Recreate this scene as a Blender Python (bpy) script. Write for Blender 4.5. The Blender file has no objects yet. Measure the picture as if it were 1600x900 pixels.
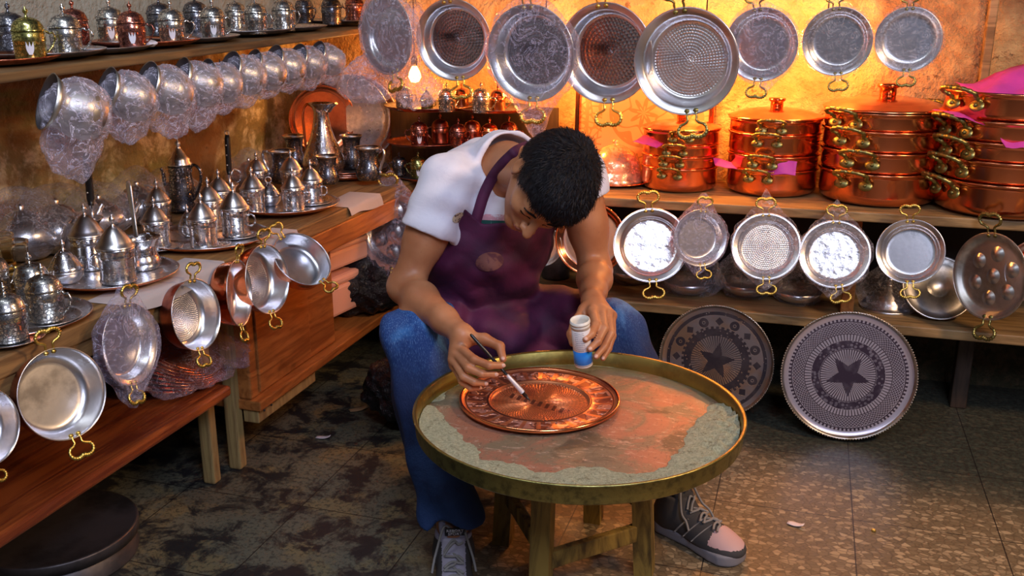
import bpy, bmesh, math, random
import numpy as np
from mathutils import Vector, Matrix, noise
random.seed(7)
sc = bpy.context.scene
COL = sc.collection
PI = math.pi
# ------------------------------------------------------------------ camera, world, lights, exposure
FPX = 1500.0; PITCH = math.radians(16.5); YAW = math.radians(17); CAMH = 1.30
cam = bpy.data.cameras.new('camera'); cam.lens = FPX/1600*36; cam.sensor_width = 36
camo = bpy.data.objects.new('camera', cam); COL.objects.link(camo)
camo.location = (0, 0, CAMH); camo.rotation_euler = (PI/2-PITCH, 0, YAW)
cam.clip_start = .05
sc.camera = camo
sc.view_settings.view_transform = 'Standard'; sc.view_settings.look = 'None'
sc.view_settings.gamma = 1; sc.view_settings.use_curve_mapping = False
sc.view_settings.exposure = 0.33
w = bpy.data.worlds.new('world'); sc.world = w; w.use_nodes = True
w.node_tree.nodes['Background'].inputs[0].default_value = (.33, .36, .52, 1)
w.node_tree.nodes['Background'].inputs[1].default_value = .05

def area(name, loc, target, size, power, color, sy=None):
    l = bpy.data.lights.new(name, 'AREA'); l.energy = power; l.color = color; l.size = size
    if sy: l.shape = 'RECTANGLE'; l.size_y = sy
    o = bpy.data.objects.new(name, l); COL.objects.link(o); o.location = loc
    o.rotation_euler = (Vector(target)-Vector(loc)).to_track_quat('-Z', 'Y').to_euler()
    return o
# daylight of the shop's open front, an added cool fill light overhead, a warm lamp deeper in the shop
area('shopfront_daylight', (.7, -.2, 2.5), (-.4, 2.7, .6), 1.0, 42, (.75, .79, 1.0))
area('ceiling_tube', (-.95, .9, 2.6), (-1.0, 2.2, .6), 1.1, 10, (.86, .92, 1.0), .25)  # added cool fill light, not a real tube
area('aisle_warm_lamp', (1.6, 1.6, 2.2), (-.2, 2.2, 0.0), .3, 34, (1.0, .62, .34))

# ------------------------------------------------------------------ pixel -> place helpers
cP, sP, cY, sY = math.cos(PITCH), math.sin(PITCH), math.cos(YAW), math.sin(YAW)
CX = Vector((cY, sY, 0)); CY = Vector((-sY*sP, cY*sP, cP)); CF = Vector((-sY*cP, cY*cP, -sP)); CZ = -CF
EYE = Vector((0, 0, CAMH))
def ray(px, py): return CX*((px-800)/FPX) + CY*((450-py)/FPX) + CF
def at_t(px, py, t): return EYE + ray(px, py)*t
def at_x(px, py, X): r = ray(px, py); return EYE + r*(X/r.x)
def at_y(px, py, Y): r = ray(px, py); return EYE + r*(Y/r.y)
def at_z(px, py, Z): r = ray(px, py); return EYE + r*((Z-CAMH)/r.z)
def depth(p): return (Vector(p)-EYE).dot(CF)
def camv(x, y, z): return (CX*x + CY*y + CZ*z)

# ------------------------------------------------------------------ node expression helper
NT = None
class E:
    def __init__(s, k): s.k = k
    def _m(a, op, b=None, c=None, clamp=False):
        n = NT.nodes.new('ShaderNodeMath'); n.operation = op; n.use_clamp = clamp
        for i, v in enumerate((a, b, c)):
            if v is None: continue
            if isinstance(v, E): NT.links.new(v.k, n.inputs[i])
            else: n.inputs[i].default_value = v
        return E(n.outputs[0])
    def __add__(a, b): return a._m('ADD', b)
    __radd__ = __add__
    def __sub__(a, b): return a._m('SUBTRACT', b)
    def __rsub__(a, b): return E._m(b, 'SUBTRACT', a)
    def __mul__(a, b): return a._m('MULTIPLY', b)
    __rmul__ = __mul__
    def __truediv__(a, b): return a._m('DIVIDE', b)
    def __rtruediv__(a, b): return E._m(b, 'DIVIDE', a)
    def gt(a, b): return a._m('GREATER_THAN', b)
    def lt(a, b): return a._m('LESS_THAN', b)
    def abs(a): return a._m('ABSOLUTE')
    def floor(a): return a._m('FLOOR')
    def fract(a): return a._m('FRACT')
    def sqrt(a): return a._m('SQRT')
    def sin(a): return a._m('SINE')
    def max(a, b): return a._m('MAXIMUM', b)
    def min(a, b): return a._m('MINIMUM', b)
    def pow(a, b): return a._m('POWER', b)
    def atan2(a, b): return a._m('ARCTAN2', b)
    def sat(a): return a._m('ADD', 0.0, clamp=True)
    def step(a, lo, hi):   # smooth 0..1
        n = NT.nodes.new('ShaderNodeMapRange'); n.interpolation_type = 'SMOOTHSTEP'
        NT.links.new(a.k, n.inputs[0]); n.inputs[1].default_value = lo; n.inputs[2].default_value = hi
        return E(n.outputs[0])
def vin(sock, v):
    if isinstance(v, E): NT.links.new(v.k, sock)
    elif hasattr(v, 'is_linked') or hasattr(v, 'links'): NT.links.new(v, sock)
    else:
        if isinstance(v, (tuple, list)) and len(v) == 3 and sock.type == 'RGBA': v = (*v, 1)
        sock.default_value = v
def coords(kind='Object'):
    n = NT.nodes.new('ShaderNodeTexCoord'); return n.outputs[kind]
def xyz(v=None):
    n = NT.nodes.new('ShaderNodeSeparateXYZ'); NT.links.new(v if v else coords(), n.inputs[0])
    return [E(o) for o in n.outputs]
def comb(x, y, z):
    n = NT.nodes.new('ShaderNodeCombineXYZ')
    for i, v in enumerate((x, y, z)): vin(n.inputs[i], v)
    return n.outputs[0]
def scaled(v, s):
    n = NT.nodes.new('ShaderNodeVectorMath'); n.operation = 'MULTIPLY'; NT.links.new(v, n.inputs[0])
    n.inputs[1].default_value = s if isinstance(s, tuple) else (s, s, s); return n.outputs[0]
def noi(scale, detail=4, rough=.55, v=None, dist=0):
    n = NT.nodes.new('ShaderNodeTexNoise'); NT.links.new(v if v else coords(), n.inputs['Vector'])
    n.inputs['Scale'].default_value = scale; n.inputs['Detail'].default_value = detail
    n.inputs['Roughness'].default_value = rough; n.inputs['Distortion'].default_value = dist
    return E(n.outputs[0])
def vor(scale, feat='F1', v=None, out=0, rnd=1):
    n = NT.nodes.new('ShaderNodeTexVoronoi'); n.feature = feat; NT.links.new(v if v else coords(), n.inputs['Vector'])
    n.inputs['Scale'].default_value = scale; n.inputs['Randomness'].default_value = rnd
    return E(n.outputs[out])
def mix(a, b, f):
    n = NT.nodes.new('ShaderNodeMix'); n.data_type = 'RGBA'
    vin(n.inputs[0], f); vin(n.inputs[6], a); vin(n.inputs[7], b); return n.outputs[2]
def bump(h, strength=.5, dist=.002):
    n = NT.nodes.new('ShaderNodeBump'); n.inputs['Strength'].default_value = strength
    n.inputs['Distance'].default_value = dist; vin(n.inputs['Height'], h); return n.outputs[0]
MATS = {}
def mat(name, base=(.8, .8, .8), metal=0., rough=.5, fn=None, **kw):
    global NT
    if name in MATS: return MATS[name]
    m = bpy.data.materials.new(name); m.use_nodes = True; NT = m.node_tree
    b = NT.nodes['Principled BSDF']
    vin(b.inputs['Base Color'], tuple(base)); b.inputs['Metallic'].default_value = metal
    b.inputs['Roughness'].default_value = rough
    for k, v in kw.items(): b.inputs[k.replace('_', ' ')].default_value = v
    if fn:
        r = fn() or {}
        for k, v in r.items(): vin(b.inputs[k.replace('_', ' ')], v)
    m.diffuse_color = (*base[:3], 1)
    MATS[name] = m; return m

# ------------------------------------------------------------------ materials
def f_plain_bump(sc_=60, st=.15, d=.001):
    return lambda: {'Normal': bump(noi(sc_, 3), st, d)}
def f_patina(base, dark, sc_=9, r0=.18, r1=.42, bs=90, st=.12):
    def f():
        n = noi(sc_, 5, .6)
        return {'Base Color': mix(base, dark, n.step(.42, .72)), 'Roughness': n*(r1-r0)+r0,
                'Normal': bump(noi(bs, 2), st, .001)}
    return f
def f_hammer(base, dark, pitch=.0058, st=.8, r0=.2):
    def f():
        x, y, z = xyz(); r = (x*x+y*y).sqrt(); q = r/pitch; row = q.floor()
        th = y.atan2(x)
        a = (th/(2*PI)*(row*6+6)).fract()-.5; b = q.fract()-.5
        h = (a*a+b*b)*2
        n = noi(14, 4)
        return {'Base Color': mix(base, dark, n.step(.45, .75)), 'Roughness': n*.2+r0, 'Normal': bump(h, st, .0016)}
    return f
def f_engrave(base, dark, s=130, depth_=.9, cover=.5):
    def f():
        v1 = vor(s, 'DISTANCE_TO_EDGE'); v2 = vor(s*.45, 'F1'); n = noi(s*.5, 3)
        x, y, z = xyz()
        bands = (z*260).sin()
        lines = v1.lt(.09).max((v2-.25).abs().lt(.05)).max(bands.gt(.97))
        g = lines*(n.gt(1-cover-.12))
        return {'Base Color': mix(base, dark, g*.85), 'Roughness': g*.25+.2, 'Normal': bump(1-g, depth_, .0012)}
    return f
TIN = (.80, .80, .84); TIND = (.34, .34, .40)
COPPER = (.84, .30, .13); COPD = (.42, .13, .09)
m_tin = mat('tinned metal', TIN, 1, .25, f_patina(TIN, (.55, .55, .60)))
m_tinold = mat('aged tin', (.6, .6, .6), 1, .35, f_patina((.66, .66, .64), (.30, .29, .27), 14, .3, .5))
m_hammer = mat('hammered tin', TIN, 1, .25, f_hammer(TIN, (.5, .5, .56)))
m_hamdark = mat('dark hammered tin', TIND, 1, .2, f_hammer((.38, .40, .46), (.05, .05, .06), .008, 1, .12))
m_rough = mat('beaten tin', TIN, 1, .3, lambda: {'Normal': bump(noi(38, 4, .6)+vor(55)*.4, .9, .004), 'Base Color': mix(TIN, (.6, .6, .66), noi(30, 5).step(.4, .7))})
m_copper = mat('polished copper', COPPER, 1, .16, f_patina(COPPER, (.72, .24, .12), 7, .1, .26, 60, .1))
m_copdark = mat('dark copper', COPD, 1, .3, f_patina((.55, .19, .12), (.22, .07, .06), 12, .2, .45))
m_brass = mat('cast brass', (.83, .62, .17), 1, .3, f_patina((.86, .66, .18), (.46, .31, .06), 60, .25, .45, 300, .5))
m_brassdark = mat('tarnished brass', (.30, .28, .10), 1, .35, f_patina((.36, .33, .12), (.15, .14, .06), 50, .3, .5, 300, .5))  # on the work tray's outer rim band this dark tone paints shade
m_silverengr = mat('engraved silver', (.78, .78, .76), 1, .25, f_engrave((.85, .85, .82), (.10, .10, .11)))
m_silverfine = mat('finely engraved silver', TIN, 1, .25, f_engrave((.80, .80, .84), (.22, .22, .27), 230, .5, .36))
m_copengr = mat('engraved copper', COPD, 1, .3, f_engrave((.62, .24, .17), (.12, .05, .05)))
m_goldengr = mat('engraved greenish gold', (.5, .5, .2), 1, .3, f_engrave((.62, .60, .22), (.10, .10, .03)))
m_darkengr = mat('engraved dark pewter', (.3, .3, .34), 1, .25, f_engrave((.36, .37, .42), (.06, .06, .08), 120, .9, .6))
m_black = mat('black handle', (.012, .012, .014), 0, .3)
m_darkmetal = mat('dark steel', (.10, .09, .10), .8, .42, f_patina((.16, .15, .17), (.05, .05, .055), 5, .35, .55))
m_hole = mat('dark plastic', (.02, .02, .025), 0, .35)
def f_wood(c1, c2, s=(1.2, 14, 14), rough=.55, bs=.35):
    def f():
        v = scaled(coords(), s); n = noi(2.2, 7, .62, v, 1.2); k = noi(9, 3, .5, scaled(coords(), (1, 1, 1)))
        return {'Base Color': mix(mix(c1, c2, n.step(.35, .68)), tuple(c*.35 for c in c2), k.step(.62, .8)*.6), 'Roughness': n*.3+rough-.15, 'Normal': bump(n, bs, .002)}
    return f
m_wood = mat('old pale board', (.35, .22, .10), 0, .6, f_wood((.36, .23, .10), (.15, .09, .035)))
m_wooddk = mat('dark old board', (.2, .12, .05), 0, .6, f_wood((.20, .115, .045), (.09, .05, .02), (14, 1.2, 14)))
m_woodx = mat('old pale board lengthwise', (.35, .22, .10), 0, .6, f_wood((.34, .20, .075), (.14, .075, .03), (14, 1.2, 14)))
m_woodorange = mat('orange varnished board', (.42, .16, .04), 0, .3, f_wood((.50, .19, .05), (.26, .08, .02), (14, 1.2, 14), .32, .15))
m_woodred = mat('red varnished board', (.2, .04, .015), 0, .22, f_wood((.34, .09, .025), (.13, .025, .012), (14, 1.1, 14), .26, .1), Coat_Weight=.5)
m_post = mat('pale post wood', (.38, .26, .12), 0, .6, f_wood((.46, .33, .13), (.24, .15, .06), (14, 14, 1.2)))
m_stool = mat('paint stained stool wood', (.30, .20, .06), 0, .55, f_wood((.36, .25, .06), (.07, .045, .015), (10, 10, 2), .5, .4))
m_darkwood = mat('dark wood', (.035, .022, .015), 0, .5, f_wood((.05, .03, .02), (.02, .012, .008), (10, 10, 2)))
def f_film(tint, dens=.08, cre=.75, s=26):
    def f():
        global NT
        nt = NT; out = nt.nodes['Material Output']; b = nt.nodes['Principled BSDF']
        n = noi(s, 5, .65, None, 1.5); rid = (n-.5).abs()
        crease = 1-rid.step(.0, .022)
        nm = bump(n+noi(s*2.5, 3)*.4, 1, .012)
        nt.links.new(nm, b.inputs['Normal']); b.inputs['Roughness'].default_value = .05
        vin(b.inputs['Base Color'], (*tint, 1)); b.inputs['Specular IOR Level'].default_value = .8
        lw = nt.nodes.new('ShaderNodeLayerWeight'); lw.inputs[0].default_value = .35
        fac = (crease*cre*.50 + E(lw.outputs[1])*.24 + dens*.4).sat()
        tr = nt.nodes.new('ShaderNodeBsdfTransparent'); mx = nt.nodes.new('ShaderNodeMixShader')
        nt.links.new(fac.k, mx.inputs[0]); nt.links.new(tr.outputs[0], mx.inputs[1]); nt.links.new(b.outputs[0], mx.inputs[2])
        nt.links.new(mx.outputs[0], out.inputs[0])
    return f
m_film = mat('clear plastic film', (.8, .8, .9), 0, .16, f_film((.78, .78, .92)))
m_filmthick = mat('cloudy plastic film', (.7, .68, .85), 0, .2, f_film((.66, .62, .85), .2, 1, 22))
m_filmjug = mat('crinkled jug bag film', (.75, .72, .85), 0, .12, f_film((.74, .70, .88), .36, 1.5, 20))
m_filmdark = mat('black rubbish bag film', (.012, .012, .018), 0, .15, lambda: {'Normal': bump(noi(16, 5, .6, None, 1.2), 1, .03)})
m_bagred = mat('wrapped copper bundle film', (.3, .2, .3), 0, .2, f_film((.62, .5, .68), .22, 1, 30))

def f_leftwall():
    v = coords(); x, y, z = xyz(v)
    a = noi(1.6, 6, .6, v, .6); b = noi(5.5, 6, .65, v, .3); c = noi(28, 4, .6, v)
    col = mix((.30, .24, .10), (.78, .72, .48), noi(7.5, 8, .7, v, .3).step(.44, .60))
    col = mix(col, (.19, .075, .02), a.step(.46, .58)*.9)
    col = mix(col, (.15, .18, .045), noi(3.1, 5, .6, scaled(v, (1, .7, 1.9)), .4).step(.52, .68)*.7)
    col = mix(col, (.05, .03, .015), noi(11, 5, .7, v).step(.66, .76)*.8)
    col = mix(col, (.35, .37, .33), z.step(1.14, 1.2))
    return {'Base Color': col, 'Normal': bump(b*.6+c*.5, .9, .03)}
def f_backwall():
    v = coords(); x, y, z = xyz(v)
    b = noi(4, 7, .65, v, .4); c = noi(22, 5, .65, v); d = noi(1.7, 5, .6, v, .5)
    col = mix((.50, .29, .12), (.80, .55, .26), b.step(.38, .62))
    col = mix(col, (.24, .11, .05), (d+x*.22).step(.52, .64)*.85)
    col = mix(col, (.13, .06, .03), c.step(.62, .7)*.8)
    col = mix(mix((.05, .045, .02), (.10, .07, .035), c.step(.45, .6)), col, (z+b*.25).step(.52, .66))  # low wall: mossy tone, with under-shelf shade put into the colour
    return {'Base Color': col, 'Normal': bump(b*.7+c*.5, 1, .05)}
m_leftwall = mat('stained left plaster', (.4, .35, .2), 0, .85, f_leftwall)
m_backwall = mat('rough back plaster', (.6, .4, .2), 0, .85, f_backwall)
def f_floor():
    v = coords(); x, y, z = xyz(v)
    gx = (((x-.2)/.355).fract()-.5).abs(); gy = (((y-.25)/.36).fract()-.5).abs()
    grout = gx.gt(.4955).max(gy.gt(.4955))
    v2 = scaled(v, (1, 1.5, 1)); cells = vor(52, 'F1', v2, 1); edge = vor(52, 'DISTANCE_TO_EDGE', v2)
    n = NT.nodes.new('ShaderNodeSeparateColor'); NT.links.new(cells.k, n.inputs[0]); cr = E(n.outputs[0])
    base = mix((.16, .12, .07), (.40, .31, .19), cr.step(.35, 1.1))
    base = mix(base, (.085, .06, .035), (1-edge.step(.0, .14))*.7)
    small = noi(75, 3, .7, v)
    base = mix(base, (.05, .035, .025), small.step(.6, .7)*.6)
    # blotchy wear; the shade towards the counters is painted into the tile colour
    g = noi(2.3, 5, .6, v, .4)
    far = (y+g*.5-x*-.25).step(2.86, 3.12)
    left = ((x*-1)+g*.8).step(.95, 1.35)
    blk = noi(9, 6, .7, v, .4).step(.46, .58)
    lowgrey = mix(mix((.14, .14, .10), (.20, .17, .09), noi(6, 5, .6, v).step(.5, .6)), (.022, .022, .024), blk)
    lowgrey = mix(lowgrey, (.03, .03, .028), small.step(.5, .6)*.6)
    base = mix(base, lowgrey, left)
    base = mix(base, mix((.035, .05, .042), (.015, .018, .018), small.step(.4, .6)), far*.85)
    base = mix(base, (.012, .01, .01), grout*.9)
    return {'Base Color': base, 'Roughness': small*.25+.32, 'Normal': bump(small*.3+(1-grout), .25, .003)}
m_floor = mat('worn terrazzo tiles', (.2, .16, .1), 0, .5, f_floor)

# ------------------------------------------------------------------ mesh builder
class G:
    def __init__(s): s.bm = bmesh.new(); s.mats = []; s.M = Matrix()
    def mi(s, m):
        if m not in s.mats: s.mats.append(m)
        return s.mats.index(m)
    def faces(s, vs, fs, m, M=None):
        M = M or s.M; k = s.mi(m)
        bv = [s.bm.verts.new(M @ Vector(v)) for v in vs]
        for f in fs:
            try: fc = s.bm.faces.new([bv[i] for i in f]); fc.material_index = k; fc.smooth = True
            except ValueError: pass
    def box(s, c, size, m, rot=None, bev=0):
        T = Matrix.Translation(Vector(c)) @ (rot.to_4x4() if rot else Matrix())
        hx, hy, hz = size[0]/2, size[1]/2, size[2]/2
        b = min(bev, hx*.9, hy*.9, hz*.9)
        if b <= 0:
            vs = [(x, y, z) for x in (-hx, hx) for y in (-hy, hy) for z in (-hz, hz)]
            fs = [(0, 1, 3, 2), (4, 6, 7, 5), (0, 4, 5, 1), (2, 3, 7, 6), (0, 2, 6, 4), (1, 5, 7, 3)]
            k = s.mi(m); M = s.M @ T
            bv = [s.bm.verts.new(M @ Vector(v)) for v in vs]
            for f in fs: s.bm.faces.new([bv[i] for i in f]).material_index = k
            return s
        tmp = bmesh.new(); bmesh.ops.create_cube(tmp, size=1)
        for v in tmp.verts: v.co = Vector((v.co.x*2*hx, v.co.y*2*hy, v.co.z*2*hz))
        bmesh.ops.bevel(tmp, geom=tmp.edges[:], offset=b, segments=2, affect='EDGES', profile=.5)
        s._take(tmp, m, s.M @ T, False); return s
    def _take(s, tmp, m, M, smooth=True):
        k = s.mi(m); mp = {}
        for v in tmp.verts: mp[v] = s.bm.verts.new(M @ v.co)
        for f in tmp.faces:
            nf = s.bm.faces.new([mp[v] for v in f.verts]); nf.material_index = k; nf.smooth = smooth
        tmp.free()
    def lathe(s, prof, m, seg=40, M=None, closed=False, mod=None):
        """prof: list of (r, z) or (r, z, material); mod(theta,r,z)->r"""
        M = M or s.M; k0 = s.mi(m); rings = []
        for p in prof:
            r, z = p[0], p[1]
            if r < 1e-6: rings.append([s.bm.verts.new(M @ Vector((0, 0, z)))])
            else:
                ring = []
                for i in range(seg):
                    a = 2*PI*i/seg; rr = mod(a, r, z) if mod else r
                    ring.append(s.bm.verts.new(M @ Vector((rr*math.cos(a), rr*math.sin(a), z))))
                rings.append(ring)
        n = len(rings)
        for j in range(n if closed else n-1):
            A, B = rings[j], rings[(j+1) % n]
            k = s.mi(prof[j][2]) if len(prof[j]) > 2 else k0
            if len(A) == 1 and len(B) == 1: continue
            for i in range(seg):
                i2 = (i+1) % seg
                if len(A) == 1: f = [A[0], B[i2], B[i]]
                elif len(B) == 1: f = [A[i], A[i2], B[0]]
                else: f = [A[i], A[i2], B[i2], B[i]]
                try: fc = s.bm.faces.new(f[::-1]); fc.material_index = k; fc.smooth = True
                except ValueError: pass
        return s
    def tube(s, pts, rad, m, seg=8, M=None, closed=False, flat=1., up=None):
        M = M or s.M; k = s.mi(m); P = [Vector(p) for p in pts]; n = len(P); rings = []
        R = rad if isinstance(rad, (list, tuple)) else [rad]*n
        prev = None
        for i, p in enumerate(P):
            if closed: t = P[(i+1) % n]-P[i-1]
            else: t = P[min(i+1, n-1)]-P[max(i-1, 0)]
            t.normalize()
            if prev is None:
                a = Vector(up) if up else (Vector((0, 0, 1)) if abs(t.z) < .9 else Vector((1, 0, 0)))
            else: a = prev
            a = (a-t*a.dot(t)).normalized(); prev = a; b = t.cross(a)
            rings.append([s.bm.verts.new(M @ (p+a*(math.cos(2*PI*j/seg)*R[i]*flat)+b*(math.sin(2*PI*j/seg)*R[i]))) for j in range(seg)])
        for i in range(n if closed else n-1):
            A, B = rings[i], rings[(i+1) % n]
            for j in range(seg):
                try: fc = s.bm.faces.new([A[j], B[j], B[(j+1) % seg], A[(j+1) % seg]][::-1]); fc.material_index = k; fc.smooth = True
                except ValueError: pass
        if not closed:
            for rg, fl in ((rings[0], False), (rings[-1], True)):
                try: fc = s.bm.faces.new(rg[::-1] if fl else rg); fc.material_index = k
                except ValueError: pass
        return s
    def ball(s, c, r, m, M=None, sub=2, fn=None):
        tmp = bmesh.new(); bmesh.ops.create_icosphere(tmp, subdivisions=sub, radius=1)
        rr = r if isinstance(r, (tuple, list)) else (r, r, r)
        for v in tmp.verts:
            d = v.co.copy()
            q = Vector((d.x*rr[0], d.y*rr[1], d.z*rr[2]))
            v.co = fn(d, q) if fn else q
        s._take(tmp, m, (M or s.M) @ Matrix.Translation(Vector(c))); return s
    def mesh(s, name):
        me = bpy.data.meshes.new(name); s.bm.normal_update(); s.bm.to_mesh(me); s.bm.free()
        for m in s.mats: me.materials.append(m)
        return me
MESH = {}
def cached(key, fn):
    """fn(G) fills it; the mesh data is built once and shared by repeats"""
    if key is None or key not in MESH:
        g = G(); fn(g); me = g.mesh(str(key)[:40])
        if key is None: return me
        MESH[key] = me
    return MESH[key]
def thing(name, label, cat, loc=(0, 0, 0), rot=None, scale=1, group=None, me=None):
    o = bpy.data.objects.new(name, me); COL.objects.link(o); o.location = loc
    if rot is not None:
        if isinstance(rot, (int, float)): o.rotation_euler = (0, 0, rot)
        elif isinstance(rot, Matrix): o.rotation_euler = rot.to_euler()
        else: o.rotation_euler = rot
    o.scale = (scale,)*3
    o['label'] = label; o['category'] = cat
    if group: o['group'] = group
    return o
def part(name, parent, me, label=None):
    o = bpy.data.objects.new(name, me); COL.objects.link(o); o.parent = parent
    if label: o['label'] = label
    return o
def P_(name, parent, key, fn, label=None): return part(name, parent, cached(key, fn), label)
def struct(name, me):
    o = bpy.data.objects.new(name, me); COL.objects.link(o); o['kind'] = 'structure'; return o
def frame(zdir, ydir):
    z = Vector(zdir).normalized(); y = Vector(ydir); y = (y-z*y.dot(z)).normalized(); x = y.cross(z)
    return Matrix((x, y, z)).transposed()
def one(name, label, cat, fn, loc=(0, 0, 0), rot=None, scale=1, group=None, key=None):
    return thing(name, label, cat, loc, rot, scale, group, cached(key, fn))
def smooth(pts, n=6, closed=False):
    """Catmull-Rom through points"""
    P = [Vector(p) for p in pts]; N = len(P); out = []
    for i in range(N if closed else N-1):
        if closed: a, b, c, d = P[i-1], P[i], P[(i+1) % N], P[(i+2) % N]
        else: a, b, c, d = P[max(i-1, 0)], P[i], P[i+1], P[min(i+2, N-1)]
        for k in range(n):
            t = k/n
            out.append(.5*((2*b)+(c-a)*t+(2*a-5*b+4*c-d)*t*t+(3*b-a-3*c+d)*t**3))
    if not closed: out.append(P[-1])
    return out
# ------------------------------------------------------------------ the room
WALLX = -1.95; BACKY = 3.52; SH = .69
g = G(); N = 60
g.box((0, 1.6, -.05), (7, 6.0, .1), m_floor); struct('floor', g.mesh('floor'))
def wall_mesh(o, u, v, nu, nv, m, amp, nrm):
    g = G(); vs = []; fs = []
    for j in range(nv+1):
        for i in range(nu+1):
            p = Vector(o)+Vector(u)*(i/nu)+Vector(v)*(j/nv)
            d = noise.fractal(p*3.1, 1, 2, 4)*amp
            vs.append(p+Vector(nrm)*(d if 0 < i < nu and 0 < j < nv else 0))
    for j in range(nv):
        for i in range(nu):
            a = j*(nu+1)+i; fs.append((a, a+1, a+nu+2, a+nu+1))
    g.faces(vs, fs, m); return g.mesh('wall')
struct('wall_left', wall_mesh((WALLX, -1.2, 0), (0, BACKY+1.2, 0), (0, 0, 2.7), 120, 70, m_leftwall, .018, (1, 0, 0)))
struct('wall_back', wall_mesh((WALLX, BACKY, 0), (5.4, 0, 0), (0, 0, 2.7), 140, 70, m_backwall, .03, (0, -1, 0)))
# upright timber seam on the right of the back wall, and the dark rail the top row hangs from
RAILZ = 1.345
g = G(); g.box((-.35, 3.0, RAILZ), (2.6, .03, .035), m_darkwood, bev=.004)
for x in (-1.55, .9): g.box((x, 3.26, RAILZ), (.03, .52, .03), m_darkwood)
for x in (-1.55, .9): g.box((x, 3.0, RAILZ+.45), (.012, .012, .9), m_darkmetal)
thing('hanging_rail', 'dark rail along the top edge from which the top row of pans hangs', 'rail', me=g.mesh('rail'))
for px in (1545,):
    p = at_y(px, 60, BACKY-.03)
    g = G(); g.box((0, 0, 0), (.028, .03, 1.1), m_wood, bev=.004)
    thing('wall_batten', 'thin upright wooden batten against the stone wall at far right', 'batten', (p.x, BACKY-.035, 1.4), me=g.mesh('batten'))

# ------------------------------------------------------------------ counters and shelves (left run)
CX0 = -1.35      # front edge of the left counter
def plank(name, label, c, size, m, rot=0, bev=.004):
    g = G(); g.box((0, 0, 0), size, m, bev=bev)
    return thing(name, label, 'shelf board', c, rot, me=g.mesh(name))
plank('tea_counter', 'long worn wooden counter top along the left wall under the tea trays', ((CX0+WALLX)/2, 1.55, SH-.02), (CX0-WALLX, 3.7, .04), m_woodx)
plank('counter_edge_rail', 'orange varnished rail under the front edge of the left counter near the corner', (CX0-.012, 2.72, SH-.075), (.028, 1.3, .07), m_woodorange)
plank('counter_edge_rail', 'pale rough rail under the front edge of the left counter nearest the camera', (CX0-.02, 1.1, SH-.06), (.028, 1.9, .04), m_woodx)
plank('wall_shelf', 'high narrow board on the left wall carrying the row of lidded cups', ((-1.5+WALLX)/2, 1.35, 1.15), (-1.5-WALLX+.0, 4.2, .020), m_wooddk)
plank('lower_shelf', 'glossy red varnished low shelf under the left counter', ((-1.42+WALLX)/2, .87, .305), (.53, 2.40, .03), m_woodred, bev=.008)
plank('lower_shelf', 'low board behind the posts carrying the orange panel and black bags', ((-1.42+WALLX)/2, 2.85, .2), (.53, 1.3, .03), m_woodorange)
def post(label, x, y, s=.07, h=SH-.04):
    g = G(); g.box((0, 0, h/2), (s, s*.9, h), m_post, bev=.006)
    thing('counter_post', label, 'post', (x, y, 0), me=g.mesh('post'), group='square posts under the left counter')
post('nearer square wooden post under the left counter', -1.53, 2.10, .038)
post('square wooden post behind the nearer one, with a cross piece nailed on', -1.51, 2.20, .040)
g = G(); g.box((0, 0, 0), (.05, .34, .045), m_post, bev=.004)
for dy in (-.14, -.1): g.ball((.026, dy, .008), .004, m_darkmetal, sub=1)
thing('shelf_bearer', 'short nailed timber joining the post to the low orange shelf', 'beam', (-1.46, 2.38, .165), me=g.mesh('bearer'))
# white paper lining
m_paper = mat('grey white paper', (.42, .40, .42), 0, .7, f_plain_bump(30, .3, .003))
for (y0, y1, lab) in ((1.60, 1.98, 'whitish lining paper folded over the counter edge right of the ladle-pot tray'), (2.17, 2.34, 'small whitish paper corner on the counter edge between the two crowded trays'), (2.66, 2.90, 'pinkish white paper on the counter under the corner tray')):
    g = G(); vs = []; fs = []; n = 20
    for i in range(n+1):
        y = y0+i*(y1-y0)/n; t = i/n
        k = .010*noise.noise(Vector((y*9, 0, 0)))-.012*t
        for (x, z) in ((-1.44-.02*t, .0015), (CX0+.002, .0015), (CX0+.009, -.008+k*.5), (CX0+.014, -.024+k)): vs.append((x, y, z+SH))
    for i in range(n):
        for j in range(3):
            q = i*4+j; fs.append((q, q+1, q+5, q+4))
    g.faces(vs, fs, m_paper); thing('shelf_paper', lab, 'paper', me=g.mesh('paper'), group='lining papers on the left counter')

# ------------------------------------------------------------------ right run of shelves
def wallplank(name, label, x0, x1, z, m, y0=3.06, th=.03):
    g = G(); g.box((0, 0, 0), (x1-x0, BACKY-y0, th), m, bev=.004)
    thing(name, label, 'shelf board', ((x0+x1)/2, (y0+BACKY)/2, z-th/2), me=g.mesh(name))
wallplank('pot_shelf', 'worn board on the back wall carrying the stacked copper pots', -1.1, 1.3, SH, m_wood)
wallplank('low_wall_shelf', 'low narrow board under the hanging pans on the right', -1.2, 1.3, .34, m_wood, 3.06, .032)
for (px, h, lab) in ((1325, .31, 'short orange upright between the two right-hand shelves'), ):
    p = at_y(px, 470, 3.12)
    g = G(); g.box((0, 0, h/2), (.04, .04, h), m_woodorange, bev=.004)
    thing('shelf_upright', lab, 'post', (p.x, 3.15, .341), me=g.mesh('upright'))
g = G(); g.box((0, 0, .15), (.05, .05, .3), m_darkwood, bev=.004)
thing('shelf_post', 'dark leg under the low shelf behind the leaning star tray', 'post', (.56, 3.3, 0), me=g.mesh('leg'))

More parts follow.
